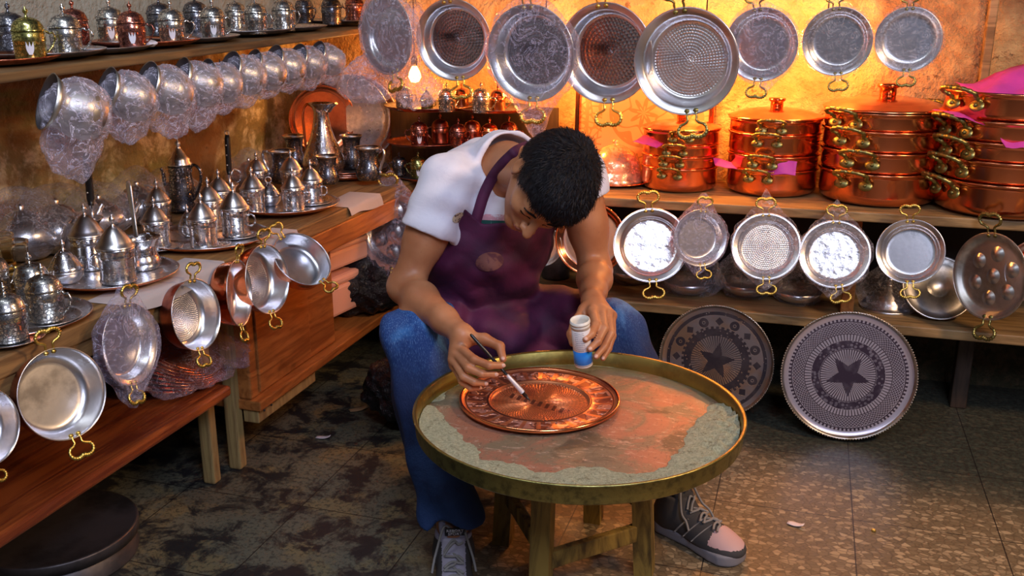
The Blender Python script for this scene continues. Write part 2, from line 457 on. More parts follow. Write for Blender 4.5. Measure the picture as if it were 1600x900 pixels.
m_shading = mat('dark backing board', (.012, .010, .014), 0, .6, f_plain_bump(12, .4, .004))  # added black boards that paint the shade under shelf and counter
g = G(); g.box((0, 0, 0), (2.5, .012, .31), m_shading); thing('backing_board', 'black backing board standing in for shade behind the row of pans on the right wall', 'board', (.06, BACKY-.045, .505), me=g.mesh('backing'))  # added board, there only to paint the shade
g = G(); g.box((0, 0, 0), (.012, 3.6, .31), m_shading); thing('backing_board', 'black backing board standing in for the shade under the left counter', 'board', (WALLX+.035, 1.5, .482), me=g.mesh('backing'))  # added board, there only to paint the shade
# ------------------------------------------------------------------ warm bulbs glowing behind the hanging pans
m_bulb = mat('glowing bulb', (1, .6, .2), 0, .4, None, Emission_Color=(1, .42, .10, 1), Emission_Strength=18)
def bulb(px, py, Y, power, label, r=.028, col=(1.0, .34, .06)):
    p = at_y(px, py, Y); o = thing('hanging_bulb', label, 'lamp', p)
    P_('glass', o, ('bulb', r), lambda g: g.lathe([(0, -r*1.1), (r*.6, -r*.95), (r, -r*.2), (r*.8, r*.6), (r*.42, r*1.3), (r*.4, r*1.5)], m_bulb, 20), 'glowing orange glass')
    P_('socket', o, ('sock', r), lambda g: g.lathe([(0, r*1.45), (r*.5, r*1.45), (r*.5, r*2.6), (r*.25, r*3), (0, r*3)], m_black, 16))
    top = 2.68-p.z
    P_('cord', o, None, lambda g: g.tube([(0, 0, r*2.9), (.004, .003, top*.5), (0, 0, top)], .0022, m_black, 6))
    l = bpy.data.lights.new('bulb_light', 'POINT'); l.energy = power; l.color = col; l.shadow_soft_size = r*1.25
    lo = bpy.data.objects.new('bulb_light', l); COL.objects.link(lo); lo.location = p
bulb(1100, 92, 3.27, 42, 'orange glowing bulb hidden behind the biggest hanging pan')
bulb(852, 118, 3.3, 22, 'orange glowing bulb behind the bagged pan over the man')
bulb(1290, 62, 3.3, 20, 'orange glowing bulb behind the second hanging pan from the right')
bulb(648, 118, 3.36, 9, 'orange glowing bulb behind the plastic bag over the cup trays', .024)
# ------------------------------------------------------------------ two-handled pans
def handle_fn(m, s=1.0, bumps=True):
    def f(g):
        half = [(.007, -.006), (.0085, .004), (.008, .011), (.013, .0155), (.021, .019), (.0255, .027), (.023, .0355), (.015, .0405), (.007, .0405), (.0, .038)]
        pts = [(x*s, y*s, 0) for x, y in half]+[(-x*s, y*s, 0) for x, y in half[-2::-1]]
        P = smooth(pts, 5); n = len(P); R = []
        for i in range(n):
            t = abs(i/(n-1)-.5)*2
            r = (.0022+.0022*max(0, 1-t*1.15))*s
            if bumps and t < .55: r *= 1+.28*math.sin(i*2.2)
            R.append(r)
        g.tube(P, R, m, 8)
        for sx in (-1, 1): g.ball((sx*.008*s, -.006*s, 0), (.006*s, .005*s, .0035*s), m, sub=1)
    return f
def pan_profile(kind):
    if kind == 'deep':      # wide flat bottom, high wall, rolled lip
        return ([(0, -.036), (.070, -.036), (.0755, -.034), (.078, -.030), (.083, -.010), (.088, -.0045), (.098, -.001), (.1, 0), (.1015, -.002)],
                [(.1, -.0035), (.0905, -.007), (.0855, -.012), (.080, -.033), (.074, -.0385), (0, -.0385)])
    if kind == 'tall':
        return ([(0, -.058), (.072, -.058), (.083, -.054), (.090, -.044), (.096, -.012), (.098, -.002), (.1, 0), (.1015, -.002)],
                [(.1, -.004), (.098, -.013), (.0925, -.045), (.085, -.058), (.072, -.0605), (0, -.0605)])
    if kind == 'wide':
        return ([(0, -.022), (.070, -.022), (.074, -.020), (.077, -.014), (.080, -.008), (.085, -.0055), (.095, -.002), (.1, 0), (.1012, -.002)],
                [(.1, -.0035), (.086, -.009), (.081, -.012), (.078, -.0235), (.072, -.0245), (0, -.0245)])
    if kind == 'shallow':
        return ([(0, -.014), (.080, -.014), (.086, -.011), (.091, -.004), (.097, -.001), (.1, .0), (.1012, -.0015)],
                [(.1, -.003), (.092, -.006), (.087, -.013), (.081, -.0165), (0, -.0165)])
def bowl_fn(kind, mi_, mside, mo):
    def f(g):
        ins, outs = pan_profile(kind)
        fine = []
        nb = 10
        for k in range(nb): fine.append((ins[1][0]*k/nb, ins[1][1], mi_))
        fine.append((*ins[1], mside)); fine += [(*p, mside) for p in ins[2:-1]]
        fine.append((*ins[-1], mo)); fine += [(*p, mo) for p in outs]
        g.lathe(fine, mi_, 64)
        g.tube([(.1004*math.cos(a*PI/32), .1004*math.sin(a*PI/32), -.001) for a in range(64)], .0014, mside, 6, closed=True)
    return f
def wrapped_fn(film, seed, tail=1.35, top=1.45, zs=.045, zc=-.015):
    def f(g):
        def d(n, q):
            k = Vector((n.x, n.y)); L = k.length
            up = max(0, n.y)**10; dn = max(0, -n.y)**10
            q = Vector((n.x*.108, n.y*.108*(1+up*(top-1)+dn*(tail-1)), n.z*zs))
            if L > 0: q.x *= 1-.45*(up+dn)
            nn = noise.fractal(Vector((q.x*22+seed, q.y*22, q.z*22)), 1, 2, 4)
            cr = abs(noise.noise(Vector((q.x*45, q.y*45+seed, q.z*45))))
            q *= 1+.06*nn-.05*cr
            if q.z > .008: q.z = .006+(q.z-.008)*.25
            q.z += zc*(1 if n.z < 0 else 0)
            return q
        g.ball((0, 0, 0), 1, film, sub=5, fn=d)
    return f
def orient(p, yaw, pitch, roll):
    d = (EYE-Vector(p)).normalized()
    rx = (CX-d*d.dot(CX)).normalized(); uy = (CY-d*d.dot(CY)).normalized()
    n = (d - rx*math.tan(math.radians(yaw)) + uy*math.tan(math.radians(pitch))).normalized()
    up = CY*math.cos(math.radians(roll)) - CX*math.sin(math.radians(roll))
    return frame(n, up)
def pan(p, rpx, yaw, pitch, roll, kind, inner, side, outer, label, group, handles=(1, 1), hm=m_brass, wrap=None, hook=0, name='two_handled_pan', cat='pan', bot_roll=0, extra=None, hscale=1.):
    r = rpx/FPX*depth(p); s = r/.1
    R = orient(p, yaw, pitch, roll)
    o = thing(name, label, cat, p, R, s, group)
    P_('bowl', o, ('bowl', kind, inner.name, side.name, outer.name), bowl_fn(kind, inner, side, outer))
    for k in (0, 1):
        if not handles[k]: continue
        h = P_('handle', o, ('handle', hm.name, round(hscale, 2)), handle_fn(hm, 1.1*hscale))
        a = 0 if k == 0 else PI+math.radians(bot_roll)
        h.location = Vector((-math.sin(a)*.100, math.cos(a)*.100, -.002)); h.rotation_euler = (.25, 0, a)
    if wrap: P_('plastic_wrap', o, ('wrap', wrap[0].name, wrap[1]), wrapped_fn(wrap[0], *wrap[1:]), 'clear crumpled plastic wrap')
    if hook:
        top = Vector(p)+R @ Vector((0, s*.137, 0)); Mi = (Matrix.Translation(Vector(p)) @ R.to_4x4() @ Matrix.Scale(s, 4)).inverted()
        end = Vector((top.x, 3.0, hook)); mid = (top+end)/2
        P_('hanging_wire', o, None, lambda g: g.tube([Mi @ v for v in (top, mid+Vector((0, .01, 0)), end)], .0012/s, m_darkmetal, 6))
    if extra: extra(o, s)
    return o
TOPG = 'two-handled pans hanging in the top row'
def top(px, py, rpx, Y, *a, **k):
    return pan(at_y(px, py, Y), rpx, *a, group=TOPG, hook=RAILZ-.015, **k)
top(603, 55, 60, 2.96, 50, -4, 6, 'wide', m_tin, m_tin, m_copper, 'tinned pan turned away to the left in bluish plastic, leftmost of the top row', wrap=(m_filmjug, 3.1, 1.2, 1.3))
top(708, 63, 62, 3.03, 22, -8, 2, 'deep', m_hamdark, m_tin, m_copper, 'dark hammered pan in the top row just right of the leftmost bagged one', handles=(1, 1))
top(828, 84, 74, 2.93, 26, -8, -6, 'deep', m_hamdark, m_tin, m_copper, 'bagged hammered pan hanging directly above the man, handle low left', wrap=(m_filmthick, 9.3, 1.7, 1.3))
top(945, 84, 77, 2.99, 22, -8, -4, 'deep', m_hamdark, m_tin, m_copper, 'dark hammered pan half behind its bagged neighbour in the top row, left of the biggest')
top(1071, 97, 82, 2.93, 14, -7, 2, 'deep', m_hammer, m_tin, m_copper, 'largest pan of the top row, grey with rings of small hammer marks', hm=m_brassdark)
top(1189, 70, 56, 2.96, 12, -4, 3, 'deep', m_tin, m_tin, m_copper, 'small bagged pan in the top row immediately right of the biggest pan', hm=m_brassdark, wrap=(m_filmthick, 5.7, 1.2, 1.2), bot_roll=-12)
top(1308, 65, 52, 2.96, 5, -4, 0, 'deep', m_tin, m_tin, m_copper, 'second pan from the right in the top row, bluish tinned inside with film', hm=m_brassdark, wrap=(m_film, 1.9, 1.1, 1.15))
top(1419, 62, 49, 2.96, 3, -3, -4, 'tall', m_tin, m_tin, m_copper, 'rightmost pan of the top row, small and blue grey', hm=m_brassdark, wrap=(m_film, 7.7, 1.1, 1.15))

ROWG = 'two-handled pans hanging from the pot shelf'
def row(px, py, rpx, Y, *a, **k): return pan(at_y(px, py, Y), rpx, *a, group=ROWG, **k)
def dimples(o, s, kind='egg'):
    pts = [(0, 0)]+[(.052*math.cos(a), .052*math.sin(a)) for a in [PI/3*i+.35 for i in range(6)]]
    for x, y in pts:
        def f(g): g.lathe([(0, .007), (.006, .0062), (.012, .004), (.016, .0012), (.019, 0)], m_tin, 24)
        d = P_('egg_cup_hollow', o, ('dimple',), f); d.location = (x, y, -.0143)
row(1017, 383, 58, 2.97, -2, 7, 3, 'wide', m_rough, m_tin, m_copper, 'bright pan with crinkled silvery bottom, third from the left of the row under the pots')
row(1095, 372, 44, 2.93, -24, -2, -4, 'deep', m_tin, m_tin, m_copper, 'smallest bagged pan of the row, overlapping the bright crinkled one', wrap=(m_filmthick, 4.4, 1.25, 1.5), bot_roll=10)
row(1197, 385, 52, 2.97, -2, 7, 0, 'wide', m_hammer, m_tin, m_copper, 'bright ringed pan in plastic below the second pot stack', wrap=(m_film, 2.2, 1.25, 1.6))
row(1304, 397, 53, 2.97, -1, 8, -3, 'wide', m_rough, m_tin, m_copper, 'brilliant white-bottomed bagged pan below the tall stack with the knobbed lid', wrap=(m_film, 8.8, 1.25, 1.5), bot_roll=10)
row(1422, 393, 50, 2.97, 3, 3, 0, 'deep', m_tin, m_tin, m_copper, 'smooth lilac pan with brass lower handle, between the white pan and the dimpled pan')
row(1545, 432, 68, 2.96, 40, -3, -14, 'shallow', m_tinold, m_tinold, m_copdark, 'oval-looking egg pan with seven round hollows at far right', extra=dimples, hm=m_brassdark)
row(1622, 425, 50, 2.90, 20, -3, 0, 'shallow', m_copper, m_tin, m_copper, 'copper pan cut off by the right edge of the photo', handles=(1, 0))
pan(at_y(922, 374, 3.0), 56, 14, -3, 0, 'shallow', m_tin, m_copper, m_copper, 'tinned tray with a coppery rim hanging behind the man\'s left arm', ROWG, handles=(1, 0))
pan(at_y(846, 384, 3.0), 32, 10, -3, 0, 'shallow', m_tin, m_tin, m_copper, 'small pale pan partly hidden by the man\'s chin', ROWG, handles=(1, 0))
pan(at_y(612, 362, 3.02), 62, 32, -3, 0, 'wide', m_tin, m_tin, m_copper, 'bagged egg pan with round hollows behind the man\'s right sleeve', ROWG, wrap=(m_filmthick, 6.6, 1.5, 1.4), extra=dimples)

LG = 'two-handled pans hanging from the left counter edge'
def left(px, py, rpx, X, *a, **k): return pan(at_x(px, py, X), rpx, *a, group=LG, **k)
left(-18, 668, 60, -1.27, -42, 2, 18, 'tall', m_hammer, m_tin, m_copdark, 'pan cut off by the left edge of the photo under the counter')
left(99, 615, 72, -1.28, -30, 3, 24, 'tall', m_tinold, m_tin, m_copdark, 'large dull olive-grey pan hanging low at left, brass handle at its foot', hm=m_brass)
left(205, 538, 64, -1.29, -52, 2, 12, 'deep', m_tin, m_tin, m_copdark, 'pan in cloudy lilac plastic hanging at left between two bare pans', wrap=(m_filmthick, 12.2, 1.5, 1.4))
left(308, 492, 56, -1.29, -50, 5, 14, 'tall', m_hammer, m_tin, m_copdark, 'pan with ringed shiny wall hanging left of the counter posts')
left(375, 458, 52, -1.29, -69, 8, 16, 'tall', m_hammer, m_tin, m_copper, 'pan seen almost edge-on showing its copper side, by the posts')
left(419, 436, 54, -1.29, -53, 6, 20, 'tall', m_hammer, m_tin, m_copper, 'narrow-looking ridged pan between the edge-on one and the tilted shiny one')
left(473, 404, 48, -1.27, -30, 36, 44, 'tall', m_tin, m_tin, m_copper, 'very shiny pan tilted upward at the inner end of the left counter')
# leaning engraved trays on the floor
def f_star(R):
    def f():
        x, y, z = xyz(); r = (x*x+y*y).sqrt()/R; th = y.atan2(x)
        k = ((th/(2*PI)*5+.70).fract()-.5).abs()*2            # 0 at tips
        edge = 1/(k*(1/.145-1/.345)+1/.345)
        star = r.lt(edge)
        rays = (th*64).sin().gt(.25)*r.gt(.13)*r.lt(.42)*(1-star)
        speck = vor(95, 'F1').lt(.42); sp2 = vor(60, 'DISTANCE_TO_EDGE').lt(.12)
        ring1 = r.gt(.43)*r.lt(.555)*(1-speck*.25)
        tick = (th*84).sin().gt(.55)*r.gt(.56)*r.lt(.66)
        band = r.gt(.67)*r.lt(.84)
        chev = ((r*22+((th*46/PI).fract()-.5).abs()*2).fract()).gt(.42)
        band2 = band*chev
        fine = ((r-.855).abs().lt(.008))+((r-.66).abs().lt(.006))+((r-.42).abs().lt(.006))
        scal = r.gt(.86)*r.lt(.90)*((th*90).sin().gt(0))
        g = star.max(rays).max(ring1).max(tick).max(band2).max(fine).max(scal).sat()
        g = g*(.75+noi(30, 3)*.5)
        return {'Base Color': mix((.66, .63, .76), (.05, .035, .06), g.sat()), 'Roughness': g.sat()*.25+.3, 'Normal': bump(1-g, .5, .0015)}
    return f
def f_rosette(R):
    def f():
        x, y, z = xyz(); r = (x*x+y*y).sqrt()/R; th = y.atan2(x)
        k = ((th/(2*PI)*5+.35).fract()-.5).abs()*2
        star = r.lt(1/(k*(1/.14-1/.33)+1/.33))
        rays = (th*60).sin().gt(.3)*r.gt(.14)*r.lt(.44)
        ring = r.gt(.44)*r.lt(.57+.0)*(vor(80).gt(.2))
        a = ((th/(2*PI)*8).fract()-.5)*(2*PI/8)*r; b = r-.70
        d = (a*a+b*b).sqrt(); ros = d.gt(.03)*d.lt(.085); dot = d.lt(.018)
        a2 = ((th/(2*PI)*8+.5).fract()-.5)*(2*PI/8)*r; dia = (a2.abs()+b.abs()).lt(.075)
        outer = r.gt(.81)*r.lt(.87)*(vor(90).gt(.2)); sc_ = r.gt(.57)*r.lt(.61)*((th*40).sin().gt(-.2))
        g = star.max(rays).max(ring).max(ros).max(dot).max(dia).max(outer).max(sc_).sat()*(.7+noi(25, 3)*.5)
        base = mix((.30, .26, .27), (.34, .22, .15), noi(7, 3).step(.45, .6))
        return {'Base Color': mix(base, (.045, .035, .045), g.sat()), 'Roughness': g.sat()*.2+.36, 'Normal': bump(1-g, .5, .0015)}
    return f
def floor_tray(px, py, rx, mface, mrim, label, lean_y, yaw, zoff=0):
    bead = mrim
    q = at_z(px, py, 0.004)        # foot of the tray
    def pos(t): return None
    r = rx/FPX*depth(q)
    lean = math.radians(9)
    # normal leans back: tray foot forward, top resting against the low shelf
    az = Vector((math.sin(math.radians(yaw)), -math.cos(math.radians(yaw)), 0))
    n = (az*math.cos(lean)+Vector((0, 0, 1))*math.sin(lean)).normalized()
    up = (Vector((0, 0, 1))*math.cos(lean)-az*math.sin(lean)).normalized()
    c = Vector(q)+up*(r*1.015)+Vector((0, 0, .004))
    o = thing('engraved_tray', label, 'tray', c, frame(n, up), 1, 'engraved trays leaning on the floor')
    P_('tray_face', o, None, lambda g: g.lathe([(r*k/14*.93, -.012) for k in range(15)]+[(r*.955, -.008)], mface, 72), 'engraved face with a pale and dark pattern')
    P_('beaded_rim', o, None, lambda g: [g.lathe([(r*.93, -.012), (r*.955, -.009), (r*.975, 0), (r*.995, .002), (r*1.0, -.001), (r*.985, -.006), (r*.95, -.0145), (0, -.0155)], mrim, 96),
       *[g.ball((r*.997*math.cos(a), r*.997*math.sin(a), .001), r*.014, mrim, sub=1) for a in [2*PI*i/150 for i in range(150)]]])
    return o
m_star = mat('star engraved face', (.5, .5, .6), .75, .3, f_star(.195))
m_ros = mat('rosette engraved face', (.3, .26, .27), .7, .35, f_rosette(.185))
m_rimgold = mat('dull gilt rim', (.5, .45, .38), 1, .3, f_patina((.60, .55, .50), (.30, .24, .15), 20, .2, .4))
floor_tray(1317, 690, 101, m_star, m_rimgold, 'large round tray engraved with a five-pointed star standing on the floor', 0, 4)
floor_tray(1110, 654, 88, m_ros, m_rimgold, 'dim round tray with engraved rosettes and diamonds leaning behind the brass work tray', 0, -4)
# ------------------------------------------------------------------ copper pots on the back shelf
def pot_fn(h):
    return lambda g: g.lathe([(0, .006), (.082, .006), (.092, .012), (.095, h-.004), (.0965, h), (.101, h+.001), (.1015, h-.002), (.0985, h-.004), (.0975, h-.008), (.0985, h*.35), (.096, h*.16), (.088, .004), (.078, 0), (0, 0)], m_copper, 64)
def side_handle(m):
    def f(g):
        pts = smooth([(-.026, 0, 0), (-.024, .010, .003), (-.030, .018, .005), (-.024, .028, .007), (-.010, .033, .008), (0, .031, .008), (.010, .033, .008), (.024, .028, .007), (.030, .018, .005), (.024, .010, .003), (.026, 0, 0)], 5)
        g.tube(pts, [.0032*(1+.22*math.sin(i*1.9)) for i in range(len(pts))], m, 8)
        for sx in (-1, 1):
            g.ball((sx*.022, .001, -.007), (.014, .003, .009), m, sub=2)
            g.ball((sx*.022, .004, -.007), .0035, m, sub=1)
    return f
def lid_fn(g):
    g.lathe([(.1035, .0), (.104, .002), (.100, .004), (.088, .007), (.084, .009), (.070, .013), (.050, .0165), (.030, .0185), (0, .019)], m_copper, 64)
def knob_fn(g):
    g.lathe([(.013, .017), (.0135, .020), (.014, .023), (.0135, .032), (.017, .034), (.0185, .036), (.018, .040), (.010, .041), (0, .0415)], m_copper, 28)
def stack(px, py, r, rims, azs, tag_, lid=True, knob=1.0, rel=()):
    p = at_z(px, py, SH); f = Vector((p.x, p.y, 0)).normalized(); c = Vector((p.x, p.y, SH))+f*(r*.9)
    c.y = min(c.y, BACKY-.03-r*1.05); s = r/.1; z0 = 0; n = len(rims)
    todir = math.atan2(EYE.y-c.y, EYE.x-c.x)
    for i, zr in enumerate(rims):
        h = (zr-z0+(.012 if i else 0))/s
        zb = z0-(.012 if i else 0)
        rr = s*(1-.0*i)
        pos = ('bottom', 'second', 'third', 'fourth', 'fifth')[i]
        if i == n-1: pos = 'topmost'
        o = thing('copper_pot', f'{pos} copper pot{" from below" if 0 < i < n-1 else ""} in {tag_}', 'pot', (c.x, c.y, SH+zb+.0005), todir+PI/2+math.radians(azs[i]), rr, 'copper pots stacked on the shelf')
        me = P_('pot_body', o, ('pot', round(h, 4)), pot_fn(h))
        for k in (0, 1):
            hd = P_('handle', o, ('pothandle',), side_handle(m_brassdark)); a = PI*k
            hd.location = (math.sin(a)*.099, -math.cos(a)*.099, h-.012); hd.rotation_euler = (.35, 0, PI+a); hd.scale = (.95, 1.05, .95)
        z0 = zr
    if lid:
        l = P_('lid', o, ('lid',), lid_fn, 'domed lid'); l.location = (0, 0, h+.002)
        P_('knob', l, ('knob',), knob_fn)
    return c, z0+SH
c1, z1 = stack(1060, 303, .130, [.082, .122, .160, .205], [-14, -12, -8, 0], 'the small stack below the biggest hanging pan')
c2, z2 = stack(1203, 309, .150, [.088, .135, .205, .248], [-16, -12, -8, -4], 'the stack under the small bagged pan')
c3, z3 = stack(1367, 324, .187, [.105, .170, .235, .290], [-22, -18, -28, -36], 'the tall stack with the round knobbed lid')
c4, z4 = stack(1562, 346, .205, [.105, .170, .225, .285, .365], [-50, -45, -42, -46, -40], 'the widest stack at far right', lid=False)
m_mag = mat('magenta tissue', (.50, .05, .42), 0, .6, f_plain_bump(40, .4, .004))
def tissue(name, label, c, w, d, rot, seed, amp=.02, sag=.0, key=None):
    g = G(); vs = []; fs = []; n = 16
    for j in range(n+1):
        for i in range(n+1):
            x = (i/n-.5)*w; y = (j/n-.5)*d
            z = amp*noise.fractal(Vector((x*9+seed, y*9, seed)), 1, 2, 3)-sag*(x*x+y*y)*8
            vs.append((x+.01*noise.noise(Vector((y*14, seed, 0))), y+.01*noise.noise(Vector((x*14, 0, seed))), z))
    for j in range(n):
        for i in range(n): a = j*(n+1)+i; fs.append((a, a+1, a+n+2, a+n+1))
    g.faces(vs, fs, m_mag); o = thing(name, label, 'paper', c, rot, me=g.mesh('tissue')); o['group'] = 'magenta tissue sheets'
    sm = o.modifiers.new('thick', 'SOLIDIFY'); sm.thickness = .0008
    return o
tissue('tissue_paper', 'large magenta tissue draped on the top of the far right pot stack', (c4.x+.07, c4.y+.02, z4+.045), .40, .30, (.12, -.30, .3), 2.1, .03)
tissue('tissue_paper', 'magenta tissue sheet sticking out below the top pot of the far right stack', (c4.x-.14, c4.y-.11, z4-.072), .16, .14, (0.10, .12, .5), 5.1, .014)
tissue('tissue_paper', 'magenta tissue corner between lower pots of the far right stack', (c4.x-.02, c4.y-.20, SH+.238), .09, .06, (.35, 0, .2), 7.5, .014)
tissue('tissue_paper', 'magenta tissue corner sticking up beside the bottom pot of the second stack', (c2.x+.03, c2.y-.148, SH+.105), .10, .045, (1.2, 0, 0), 3.3, .016)
tissue('tissue_paper', 'magenta tissue corner left of the bottom pot of the second stack', (c2.x-.135, c2.y-.09, SH+.097), .10, .05, (.3, .2, .4), 9.3, .014)
tissue('tissue_paper', 'magenta tissue strip in the smallest pot stack below the biggest pan', (c1.x-.09, c1.y-.105, SH+.166), .10, .05, (.35, .1, -.5), 4.7, .012)
# embossed copper plaque and domed dish beside the head
def f_plaque():
    x, y, z = xyz(); r = (x*x+z*z).sqrt(); th = z.atan2(x)
    pet = ((th*4).sin()*.5+.5)*.05+.05
    g1 = (r-pet).abs().lt(.004); g2 = (r-.118).abs().lt(.006); g3 = ((r*70+(th*8).sin()*1.2).sin()).gt(.5)*r.lt(.115)
    fr = ((x.abs()-.205).abs().lt(.006)).max((z.abs()-.19).abs().lt(.006))
    le = vor(42, 'DISTANCE_TO_EDGE').lt(.1)*r.gt(.13)*((x.abs().gt(.15)).max(z.abs().gt(.145)))
    g = g1.max(g2).max(g3).max(fr).max(le).sat()
    return {'Base Color': mix((.86, .60, .36), (.42, .20, .09), g*.75), 'Roughness': g*.2+.36, 'Normal': bump(1-g, .8, .004)}
m_plaque = mat('embossed copper sheet', (.8, .5, .3), .55, .4, f_plaque)
p = at_y(1010, 195, BACKY-.05)
o = thing('copper_plaque', 'rectangular embossed copper panel with a round floral medallion on the back wall', 'plaque', (p.x-.01, BACKY-.06, SH+.235), (-.05, 0, 0))
P_('embossed_sheet', o, None, lambda g: g.box((0, 0, 0), (.47, .006, .44), m_plaque, bev=.002))
P_('frame', o, None, lambda g: [g.box((sx*.240, -.004, 0), (.018, .02, .46), m_copper, bev=.005) for sx in (-1, 1)]+[g.box((0, -.004, sz*.225), (.47, .02, .018), m_copper, bev=.005) for sz in (-1, 1)])
p = at_z(952, 292, SH); 
o = thing('domed_serving_dish', 'domed engraved copper dish on the pot shelf beside the man\'s head', 'dish', (p.x, p.y+.09, SH), 0, 1.12)
P_('plate', o, None, lambda g: g.lathe([(0, .004), (.09, .004), (.125, .014), (.128, .012), (.09, 0), (0, 0)], m_copper, 48))
P_('dome', o, None, lambda g: g.lathe([(.094, .008), (.096, .014), (.088, .020), (.089, .038), (.082, .044), (.078, .068), (.062, .094), (.038, .112), (.014, .120), (.008, .124), (.011, .132), (0, .138)], mat('bright engraved copper', COPPER, .6, .4, f_engrave((.95, .60, .36), (.45, .18, .08), 90, .6, .4)), 48), 'engraved dome with small finial')

# ------------------------------------------------------------------ things on the low right shelf
LS = .34
def wrap_blob(g, r, film, seed, tail=.0):
    def d(n, q):
        q = Vector((n.x*r[0], n.y*r[1], n.z*r[2]))
        q *= 1+.16*noise.fractal(q*(2.2/r[0])+Vector((seed, 0, 0)), 1, 2, 5)+tail*max(0, n.z)**6
        return q
    g.ball((0, 0, 0), 1, film, sub=4, fn=d)
def bell_lid(g):
    g.lathe([(.088, 0), (.092, .004), (.086, .010), (.070, .014), (.072, .030), (.055, .040), (.052, .052), (.034, .060), (.030, .072), (.012, .080), (.008, .090), (.012, .098), (.007, .108), (0, .112)], m_tin, 40)
def low(px, z, y, lab, inner, name, cat, film=m_film, sc_=1., seed=0., wr=(.10, .09, .085), tilt=(0, 0, 0)):
    p = at_y(px, 470, y); o = thing(name, lab, cat, (p.x, y, z), tilt, sc_, 'bagged wares on the low right shelf')
    P_('vessel', o, (name, 'v'), inner)
    if film:
        w_ = P_('plastic_wrap', o, ('lw', seed), lambda g: wrap_blob(g, wr, film, seed, .3)); w_.location = (0, 0, wr[2]*.75)
def bowl_low(g): g.lathe([(0, .012), (.05, .012), (.085, .03), (.098, .055), (.100, .055), (.088, .026), (.05, .006), (.03, 0), (0, 0)], m_tin, 40)
low(1388, LS, 3.24, 'bagged stepped bell-shaped tin lid on the low shelf beside the orange upright', bell_lid, 'food_cloche', 'cloche', m_film, .95, 1.3, (.11, .10, .075))
low(1462, LS+.09, 3.20, 'dark round shallow dish propped on the low shelf under the lilac pan', lambda g: g.lathe([(0, 0), (.03, .002), (.035, .014), (.085, .006), (.105, .012), (.11, .016), (.112, .012), (.09, -.004), (0, -.006)], m_tinold, 48), 'propped_dish', 'dish', None, .98, 0, tilt=(.95, 0, .1))
low(1245, LS, 3.22, 'bagged silver bowl on the low shelf, its film trailing behind the orange upright', bowl_low, 'wrapped_bowl', 'bowl', m_film, .8, 2.3)
low(1165, LS, 3.25, 'crumpled bag with a shiny bowl in the middle of the low shelf', bowl_low, 'wrapped_bowl', 'bowl', m_film, .9, 4.9, (.12, .09, .09))
low(1075, LS, 3.22, 'crumpled plastic bundle with a bowl at the inner end of the low shelf', bowl_low, 'wrapped_bowl', 'bowl', m_film, .9, 6.1, (.13, .09, .09))
low(990, LS, 3.30, 'dark bagged bowl behind the man\'s left elbow', bowl_low, 'wrapped_bowl', 'bowl', m_film, .9, 8.1, (.12, .09, .09))
# ------------------------------------------------------------------ lidded coffee cups
def cup_handle(m, r=.032, z=.034, fancy=False, s=1.):
    def f(g):
        if fancy: pts = [(r-.002, 0, z+.018*s), (r+.006, 0, z+.024*s), (r+.012, 0, z+.019*s), (r+.020, 0, z+.020*s), (r+.024, 0, z+.008*s), (r+.016, 0, z-.008*s), (r+.006, 0, z-.018*s), (r-.001, 0, z-.020*s)]
        else: pts = [(r-.002, 0, z+.012*s), (r+.008, 0, z+.015*s), (r+.016, 0, z+.006*s), (r+.014, 0, z-.006*s), (r+.005, 0, z-.012*s), (r-.002, 0, z-.010*s)]
        P = smooth(pts, 4); g.tube(P, [.0021+.0008*math.sin(i*1.3) for i in range(len(P))], m, 7)
    return f
def dome_body(m): return lambda g: g.lathe([(0, 0), (.029, 0), (.0315, .002), (.0305, .006), (.0315, .012), (.0315, .038), (.033, .040), (.0315, .043), (.033, .046), (.0315, .049), (.0325, .056), (.031, .058), (.029, .058), (.028, .05), (0, .05)], m, 36)
def dome_lid(m): return lambda g: g.lathe([(.0335, .0585), (.0338, .061), (.0315, .064), (.030, .070), (.0255, .078), (.017, .084), (.0075, .087), (0, .0875)], m, 36)
def finial(m, z): return lambda g: g.lathe([(.0055, z-.001), (.003, z+.002), (.0022, z+.007), (.0048, z+.009), (.0055, z+.0125), (.0045, z+.0155), (.0018, z+.018), (.0015, z+.021), (0, z+.0225)], m, 14)
def cone_body(m): return lambda g: g.lathe([(0, 0), (.030, 0), (.033, .003), (.0315, .008), (.0305, .020), (.0315, .045), (.033, .048), (.032, .051), (.033, .060), (.034, .064), (.032, .065), (.030, .06), (0, .06)], m, 36)
def cone_lid(m): return lambda g: g.lathe([(.0345, .065), (.0348, .0675), (.031, .070), (.028, .076), (.020, .089), (.011, .099), (.005, .104), (0, .105)], m, 36)
def cup(kind, m, p, s, az, label, group, lidm=None, tulip=False):
    lidm = lidm or m
    o = thing('lidded_coffee_cup', label, 'cup', p, az, s, group)
    if kind == 'dome':
        P_('cup_body', o, ('db', m.name), dome_body(m)); l = P_('lid', o, ('dl', lidm.name), dome_lid(lidm)); P_('finial', l, ('fd', m.name), finial(m, .087))
        P_('handle', o, ('dh', m.name), cup_handle(m, .032, .034, True))
    else:
        P_('cup_body', o, ('cb', m.name), cone_body(m)); l = P_('lid', o, ('cl', 'tin'), cone_lid(m_tin)); P_('finial', l, ('fc', 'tin'), finial(m_tin, .104))
        P_('handle', o, ('ch', m.name), cup_handle(m, .032, .036))
    if tulip:
        t = P_('tulip_emblem', o, ('tulip',), tulip_fn, 'pale enamel tulip')
        d = math.atan2(EYE.y-p[1], EYE.x-p[0])-az; t.rotation_euler = (0, 0, d)
    return o
m_enamel = mat('pale enamel', (.75, .78, .9), .1, .3)
